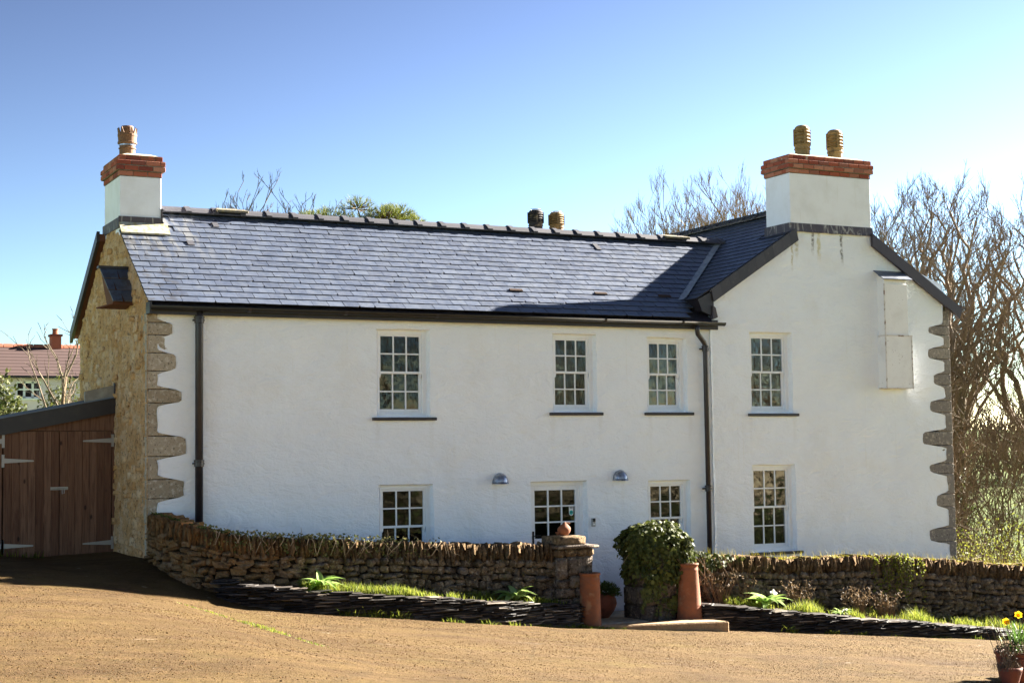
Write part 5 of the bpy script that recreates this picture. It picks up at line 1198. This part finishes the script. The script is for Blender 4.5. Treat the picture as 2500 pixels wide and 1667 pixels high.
def crown_tree(name, base, label, top, rx, z0, n=700, seed=0, cat='tree', group=None, mats=('bark', 'twig'), r_tip=.007, twig=(.25, .55), twigs=3, upw=.6, fork=.35, ivy=0, leanx=0., ry=None, trunk_r=None, stems=1):
    """bare tree: limbs reach for points spread through a domed crown; thickness follows the load each limb carries"""
    rr = random.Random(seed); base = Vector(base); ry = ry or rx; t = thing(name, base, label, cat, group)
    pos, par, plen = [base.copy()], [-1], [0.]
    def node(p, q): pos.append(p); par.append(q); plen.append(plen[q]+(p-pos[q]).length); return len(pos)-1
    zf = lerp(base.z, z0, fork+.35)
    for s_ in range(stems):
        k = 0; off = Vector((rr.uniform(-.35, .35)*rx, rr.uniform(-.3, .3)*ry, 0)) if stems > 1 else Vector((0, 0, 0))
        for i in range(1, 6):
            p = base+Vector((leanx*i/5, 0, 0))+off*(i/5)+Vector((0, 0, (zf-base.z)*i/5))+rvec(rr)*.05*i/5*(zf-base.z)*.3; k = node(p, k)
    pts = []; cz = (z0+top)/2; cc = base+Vector((leanx, 0, 0))
    while len(pts) < n:
        v = Vector((rr.uniform(-1, 1), rr.uniform(-1, 1), rr.uniform(-1, 1))); l = v.length
        if l > 1 or l < .25: continue
        lump = 1+.16*N2(v.x*2.4+seed, v.y*2.4, v.z*2.4); zz = cz+v.z*(top-cz) if v.z > 0 else cz+v.z*(cz-z0)
        pts.append(Vector((cc.x+v.x*rx*lump*(1 if v.z > 0 else 1+.35*v.z), cc.y+v.y*ry*lump, base.z+(zz-base.z)*(lump if v.z > 0 else 1))))
    root = pos[-1]; pts.sort(key=lambda p: (p-Vector((cc.x, cc.y, zf))).length)
    B = 45
    for b in range(0, n, B):
        kd = KDTree(len(pos))
        for i, p in enumerate(pos): kd.insert(p, i)
        kd.balance()
        for p in pts[b:b+B]:
            best = None
            for q, i, d in kd.find_n(p, 9):
                if i < 2 and len(pos) > 3: continue
                dirp = (pos[i]-pos[par[i]]) if par[i] >= 0 else Vector((0, 0, 1)); dv = p-pos[i]; ca = dirp.normalized().dot(dv.normalized()) if d > 1e-4 else 1
                cost = d*(1.55-.75*ca)+.3*plen[i]*.5
                if best is None or cost < best[0]: best = (cost, i, d)
            if best is None or best[2] < .05: continue
            i = best[1]; d = best[2]; m1 = max(1, int(d/.38)); k = i; q0 = pos[i].copy(); dirp = (pos[i]-pos[par[i]]).normalized()*d*.3 if par[i] >= 0 else Vector((0, 0, 0))
            for j in range(1, m1+1):
                u = j/m1; q = q0.lerp(p, u)+dirp*u*(1-u)*1.2+(rvec(rr)*.035*d if j < m1 else Vector((0, 0, 0))); k = node(q, k)
    N = len(pos); kids = [0]*N; load = [0.]*N
    for i in range(N-1, 0, -1):
        if kids[i] == 0: load[i] = 1.
        load[par[i]] += load[i]; kids[par[i]] += 1
    rt = lambda i: r_tip*max(1., load[i])**.46
    if trunk_r: kr = trunk_r/rt(0); rad = lambda i: r_tip+(rt(i)-r_tip)*kr if rt(0) > r_tip else rt(i)
    else: rad = rt
    tk, cr = MB(), MB(); nt = 5*stems
    for i in range(1, N):
        a, b_ = rad(par[i]), rad(i); a = min(a, b_*1.35); mb = tk if i <= nt else cr; sides = 8 if i <= nt else (5 if b_ > .03 else 3)
        d = (pos[i]-pos[par[i]]); 
        if d.length < 1e-4: continue
        mb.tube([pos[par[i]]-d.normalized()*a*.3, pos[i]], [a, b_], sides, False)
    for i in range(nt+1, N):
        if load[i] > 3.5: continue
        d0 = (pos[i]-pos[par[i]]).normalized()
        for k in range(twigs if kids[i] == 0 else (1 if rr.random() < .6 else 0)):
            d = (d0*.9+rvec(rr)*.6+Vector((0, 0, upw))).normalized(); L = rr.uniform(*twig); q1 = pos[i]+d*L*.5; d2 = (d+rvec(rr)*.25+Vector((0, 0, upw*.3))).normalized(); q2 = q1+d2*L*.5
            cr.tube([pos[i], q1, q2], [r_tip, r_tip*.8, r_tip*.35], 3, False)
            for w in range(2):
                u = rr.uniform(.2, .9); q = pos[i].lerp(q2, u); d3 = (d2+rvec(rr)*.6+Vector((0, 0, upw*.5))).normalized(); cr.tube([q, q+d3*L*rr.uniform(.25, .5)], [r_tip*.65, r_tip*.3], 3, False)
    tk.build('trunk', mats[0], t, True); cr.build('crown', mats[1], t, False)
    if ivy:
        mb = MB(); r0 = rad(1)
        for i in range(ivy):
            a = rr.uniform(0, 2*PI); u = rr.random()**1.2; j = min(4, int(u*5)); c_ = pos[j].lerp(pos[j+1], u*5-j); v = Vector((math.cos(a), math.sin(a), 0)); leaf_poly(mb, c_+v*(r0*1.05+abs(rr.gauss(0, .09))), Vector((0, 0, -1))+rvec(rr)*.6, v+rvec(rr)*.5, .1, .08, IVY)
        mb.build('ivy', 'evergreen', t)
    return t
RG = 'bare trees right of the house'
for i, (x, y, top, rx, z0, n, sd, lx, lb) in enumerate(((19.0, 10, 7.9, 1.9, 3.0, 600, 31, -.2, 'bare tree just behind the right corner of the house'), (21.7, 9.0, 9.0, 2.4, 3.3, 850, 32, .2, 'large bare ivy-clad tree right of the house, nearest the gable'), (23.7, 10, 9.3, 2.4, 3.5, 850, 33, .3, 'large spreading bare tree in middle of the right-hand trees'), (25.3, 8.0, 8.6, 2.2, 3.2, 750, 34, .0, 'bare tree cut by the right picture edge'), (27.0, 13, 10.0, 2.8, 4, 700, 35, 0, 'bare tree far right behind the others'), (22.4, 14, 9.8, 2.7, 4, 700, 36, 0, 'bare tree behind the ivy-clad trunk'))):
    crown_tree('bare_tree', (x, y, ground(x, y)-.1), lb, top, rx, z0, n, sd, group=RG, r_tip=.0075, twig=(.3, .65), upw=.45, ivy=1500, leanx=lx, trunk_r=.27)
for i, (x, y, top, rx, n, sd, lb) in enumerate(((26.3, 27, 11.7, 2.5, 1900, 41, 'pale bare tree behind the roof, left of the wide chimney'), (28.9, 28, 12.7, 2.7, 2300, 42, 'pale upright bare tree directly left of the wide chimney'), (31.6, 30, 12.5, 2.6, 1800, 43, 'pale bare tree half hidden behind the wide chimney'))):
    crown_tree('pale_bare_tree', (x, y, ground(x, y)-.1), lb, top, rx, 6.0, n, sd, group='pale bare trees behind the roof', mats=('pale_twig', 'pale_twig'), r_tip=.0072, twig=(.3, .65), upw=.9, trunk_r=.2)
crown_tree('grey_bare_tree', (9.8, 25, ground(9.8, 25)-.1), 'bare spreading tree above ridge, right of the left chimney', 10.9, 2.1, 7.2, 420, 51, group='bare trees above the ridge', mats=('grey_twig', 'grey_twig'), r_tip=.011, twig=(.25, .5), twigs=2, upw=.5, trunk_r=.2)
crown_tree('grey_bare_tree', (12.2, 26, ground(12.2, 26)-.1), 'lower bare tree above ridge beside the pine', 10.6, 1.8, 7.2, 340, 52, group='bare trees above the ridge', mats=('grey_twig', 'grey_twig'), r_tip=.011, twig=(.25, .5), twigs=2, upw=.5, trunk_r=.2)
tree('dead_tree', (.3, 8, ground(.3, 8)-.1), 'thin broken bare tree standing left of the stone gable', h_=4.5, seed=57, r0=.055, trunk_f=.35, kids=(9, 4, 3), ang=(.55, .6, .7), fac=(.5, .45, .45), up=.35, wob=.3, mats=('bark', 'grey_twig'), tmin=.008, ivy=900)
# pine
def pine(base, label, clumps, seed):
    rr = random.Random(seed); base = Vector(base); t = thing('pine_tree', base, label, 'tree'); tk, br_, nd = MB(), MB(), MB(); top = max(c_[2] for c_ in clumps); tk.tube([base, base+Vector((.1, 0, (top-base.z)*.5)), Vector((base.x+.1, base.y, top-1.0))], [.25, .18, .07], 8)
    for (x, y, z, r, n) in clumps:
        c_ = Vector((x, y, z)); s0 = Vector((base.x+.1, base.y, min(z-.5, top-1.2))); br_.tube([s0, s0.lerp(c_, .5)+Vector((0, 0, -.1)), c_], [.07, .045, .02], 5, False)
        for i in range(n):
            v = rvec(rr); v.z = abs(v.z)*.9-.15; p = c_+Vector((v.x*r, v.y*r, v.z*r*.75)); br_.tube([c_.lerp(p, .3), p], [.014, .006], 3, False); ax = (v+Vector((0, 0, .8))).normalized()
            for k in range(16): leaf_poly(nd, p+ax*rr.uniform(-.1, .08), ax+rvec(rr)*.75, rvec(rr), rr.uniform(.1, .19), .013, ((0, .5), (1, 0)))
    tk.build('trunk', 'bark', t, True); br_.build('branches', 'bark', t); nd.build('crown', 'pine', t); return t
zp = ground(11.5, 20)
pine((11.4, 20, zp), 'rounded green pine crown showing above the ridge', [(9.5, 19.6, 9.2, .55, 60), (10.2, 20.2, 9.4, .6, 70), (10.9, 19.7, 9.75, .45, 50), (11.1, 20, 9.3, .55, 70), (11.75, 19.6, 9.45, .6, 90), (12.2, 20, 9.6, .55, 100), (12.4, 19.4, 9.25, .45, 60), (10.2, 19.5, 8.9, .7, 60), (11.4, 19.5, 8.9, .8, 80), (12.3, 19.7, 8.8, .6, 60)], 61)
# leafy shrubs
def shrub(name, base, label, rad, n, mat, seed, lf=(.05, .09), stems=40, group=None, stem_mat='bramble', cat='shrub'):
    rr = random.Random(seed); base = Vector(base); t = thing(name, base, label, cat, group); st, fo = MB(), MB()
    for i in range(stems):
        v = rvec(rr); v.z = abs(v.z)+.4; v.normalize(); tip = base+Vector((v.x*rad[0], v.y*rad[1], v.z*rad[2]))*rr.uniform(.7, 1.12); m_ = base.lerp(tip, .5)+rvec(rr)*.12*rad[2]; st.tube([base+Vector((rr.uniform(-.3, .3)*rad[0], rr.uniform(-.3, .3)*rad[1], 0)), m_, tip], [.015, .01, .003], 3, False)
        for k in range(3): q = m_.lerp(tip, rr.random()); st.tube([q, q+(rvec(rr)+Vector((0, 0, .4)))*.25*rad[2]], [.006, .002], 3, False)
    for i in range(n):
        v = rvec(rr); v.z = abs(v.z); k = rr.random()**.35; b_ = 1+.25*N2(v.x*3+seed, v.y*3, v.z*3); p = base+Vector((v.x*rad[0], v.y*rad[1], v.z*rad[2]))*k*b_; leaf_poly(fo, p, v*.5+rvec(rr), rvec(rr)+v, rr.uniform(*lf), lf[0]*.7)
    st.build('stems', stem_mat, t); fo.build('foliage', mat, t); return t
shrub('evergreen_bush', (-.5, 10, ground(-.4, 10)), 'olive evergreen bush at left picture edge', (.7, .6, 2.35), 5200, 'evergreen', 71, (.07, .12))
shrub('hedge_shrub', (.62, 9.5, ground(.6, 9.5)), 'brown-green hedge shrub between shed roof and stone gable', (.6, .6, 2.55), 3600, 'evergreen', 72, (.06, .1))
for i, (x, y, rad, n, lb) in enumerate((((15.5, .4, (1.0, .7, 1.85), 2400, 'yellow-green budding shrub at the right corner of the house')), ((17.2, 1.3, (1.3, .9, 2.1), 2600, 'budding yellow-green shrub behind the far right wall')), ((19.2, 2.2, (1.4, 1.0, 2.2), 2400, 'budding shrub at right edge under the trees')))):
    shrub('budding_shrub', (x, y, ground(x, y)), lb, rad, n, 'spring', 80+i, (.03, .055), 60, 'budding shrubs behind the right wall')
for i, (x, y, r_, h_, lb) in enumerate(((17.6, 4.2, 1.3, 4.6, 'brown bramble thicket close to the right house corner'), (19.3, 6, 1.6, 5.8, 'tall brown thicket between the right-hand trunks'), (20.8, 4.6, 1.4, 4.6, 'brown thicket below the right-hand trees'), (22.6, 7, 1.8, 6.2, 'large brown thicket at far right'))):
    t = crown_tree('bramble_thicket', (x, y, ground(x, y)-.1), lb, ground(x, y)+h_, r_*1.1, ground(x, y)+.2, 700, 190+i, cat='thicket', group='thickets under the right trees', mats=('bramble', 'bramble'), r_tip=.0065, twig=(.25, .6), twigs=3, upw=.25, fork=-.3, stems=6, trunk_r=.05); rr = random.Random(90+i); mb = MB(); base = Vector((x, y, ground(x, y)))
    for k in range(420): leaf_poly(mb, base+Vector((rr.gauss(0, r_*.7), rr.gauss(0, .5), h_*.5*rr.random()**1.6)), rvec(rr), rvec(rr), .07, .05)
    mb.build('foliage', 'evergreen', t)
rr = random.Random(301); mb = MB()                       # far wood closing the view on the right
for k in range(5200):
    x = rr.uniform(26, 95); y = 48+.12*x+rr.uniform(-5, 5); h_ = 4.5+2.2*N2(x*.16, 3)+rr.uniform(-.5, .5); p = Vector((x, y, ground(x, y)+h_*rr.random()**1.1*.9)); d = (rvec(rr)*.6+Vector((0, 0, 1))).normalized(); L = rr.uniform(.8, 2.2)
    mb.tube([p, p+d*L*.5+rvec(rr)*.12, p+d*L], [.05, .035, .012], 3, False)
tag(mb.build('distant_wood', 'twig'), 'far brown bare wood beyond the field at right', 'wood', kind='stuff')
# climber hanging over the right wall
cl = thing('climber', (12.6, -1.35, -.25), 'yellow-green leafy climber hanging over the right stone wall', 'climber'); rr = random.Random(14); st, fo = MB(), MB()
for i in range(26):
    x = 12.55+rr.gauss(0, .26); p = Vector((x, -1.3, ztR(0, x)+.03)); dx = rr.gauss(0, .15); L = rr.uniform(.3, 1.0); pts = [p+Vector((0, .1, .0)), p, p+Vector((dx*.5, -.08, -L*.5)), p+Vector((dx, -.06, -L))]; st.tube(pts, [.006, .006, .004, .002], 4, False)
    for k in range(34): a = rr.random(); q = pts[1].lerp(pts[3], a)+rvec(rr)*.05; leaf_poly(fo, q, rvec(rr)+Vector((0, -.2, -.2)), rvec(rr)+Vector((0, -1, 0)), rr.uniform(.03, .05), .03)
for x0_, x1_ in ((12.4, 11.3), (14.2, 14.9)): st.tube([(x0_-.4, -1.34, .62), ((x0_+x1_)/2-.4, -1.5, .3), (x1_-.4, -1.75, -.15)], [.004, .003, .002], 4, False)
tag(st.build('stem', 'bramble', cl), kind='stuff'); fo.build('foliage', 'spring', cl)

# ------------------------------------------------------------------ far house at left
FHY = 30.; fh = thing('far_house', (2.6, FHY, ground(2.6, 30)), 'distant pale house with dark red tiled roof at left edge', 'house')
def fwall():
    wx0, wx1, wz0, wz1 = 3.13, 3.92, 4.66, 5.2; x0, x1, z0, z1 = -2., 6.5, 3.2, 5.4; mb = MB()
    for a, b, c_, d in ((x0, wx0, z0, z1), (wx1, x1, z0, z1), (wx0, wx1, z0, wz0), (wx0, wx1, wz1, z1)): mb.box((a, FHY, c_), (b, FHY+.2, d))
    mb.build('wall', 'far_wall', fh); MB().box((x0, FHY+.2, z0), (x1, FHY+.3, z1)).build('inner_wall', 'room', fh)
    mb = MB(); frame_boxes(mb, wx0, wx1, wz0, wz1, FHY+.04, FHY+.12, .05, .05, .05)
    for i in (1, 2): xx = lerp(wx0, wx1, i/3); mb.box((xx-.035, FHY+.041, wz0), (xx+.035, FHY+.12, wz1))
    mb.box((wx0, FHY+.045, 4.92), (wx1, FHY+.11, 4.97)); w = mb.build('window', 'paint', fh)
    for i in range(3): MB().box((lerp(wx0, wx1, i/3)+.02, FHY+.08, wz0), (lerp(wx0, wx1, (i+1)/3)-.02, FHY+.09, wz1)).build('pane', 'glass', w)
    MB().box((wx0-.05, FHY-.1, wz0-.06), (wx1+.05, FHY+.02, wz0)).build('sill', 'paint', w)
fwall()
MB().prism([(-2.2, FHY-.25, 5.35), (-2.2, FHY+2.3, 6.5), (-2.2, FHY+4.9, 5.35)], (8.8, 0, 0)).build('roof', 'far_tile', fh)
x = -2.2
while x < 6.6: MB().prism([(x, FHY+2.18, 6.46), (x, FHY+2.3, 6.58), (x, FHY+2.42, 6.46)], (.31, 0, 0)).build('ridge_tile', 'far_ridge', fh); x += .33
MB().box((-2.2, FHY-.32, 5.3), (6.6, FHY-.2, 5.38)).build('gutter', 'black', fh)
MB().box((4.62, FHY+2.1, 6.2), (4.95, FHY+2.5, 6.85)).build('chimney', 'brick', fh); MB().box((4.58, FHY+2.06, 6.85), (4.99, FHY+2.54, 6.92)).build('chimney_cap', 'brick', fh); MB().lathe([(.1, 0), (.09, .16), (.11, .17), (.11, .2)], (4.78, FHY+2.3, 6.92), 12).build('chimney_pot', 'terracotta', fh)

# ------------------------------------------------------------------ what the windows mirror: trees and hedge across the drive
RX = [(13, -27, 11), (18, -26, 12), (23, -28, 12), (28, -25, 12), (34, -27, 12), (41, -25, 12)]
for i, (x, y, h_) in enumerate(RX):
    crown_tree('roadside_tree', (x, y, ground(x, y)-.1), ['bare roadside tree mirrored in the left upper window', 'bare roadside tree mirrored in the second upper window', 'bare roadside tree mirrored in the third upper window', 'bare roadside tree mirrored beside the wing window', 'bare roadside tree mirrored in the wing window', 'bare roadside tree mirrored at right of the wing window'][i], ground(x, y)+h_, 3.2, 3.2, 420, 120+i, group='bare trees across the drive', r_tip=.016, twig=(.4, .9), twigs=2, upw=.3, trunk_r=.22)
for i, x in enumerate((10.5, 15.5, 20, 24.5)):
    shrub('roadside_hedge', (x, -17.5, ground(x, -17.5)), ['dark hedge shrub mirrored in the left lower window', 'dark hedge shrub mirrored in the door panes', 'dark hedge shrub mirrored in the small lower window', 'dark hedge shrub mirrored in the lower wing window'][i], (2.7, 1.0, 3.3), 2600, 'hedge_dark', 140+i, (.12, .25), 60, 'dark hedge shrubs across the drive')

for o_ in bpy.data.objects:                               # pots stand a little farther into the picture
    if o_.parent is None and o_.name.split('.')[0] in ('flower_pot', 'daffodils', 'trailing_plant', 'wiry_plant'): o_.location += Vector((-.14, 0, .015))
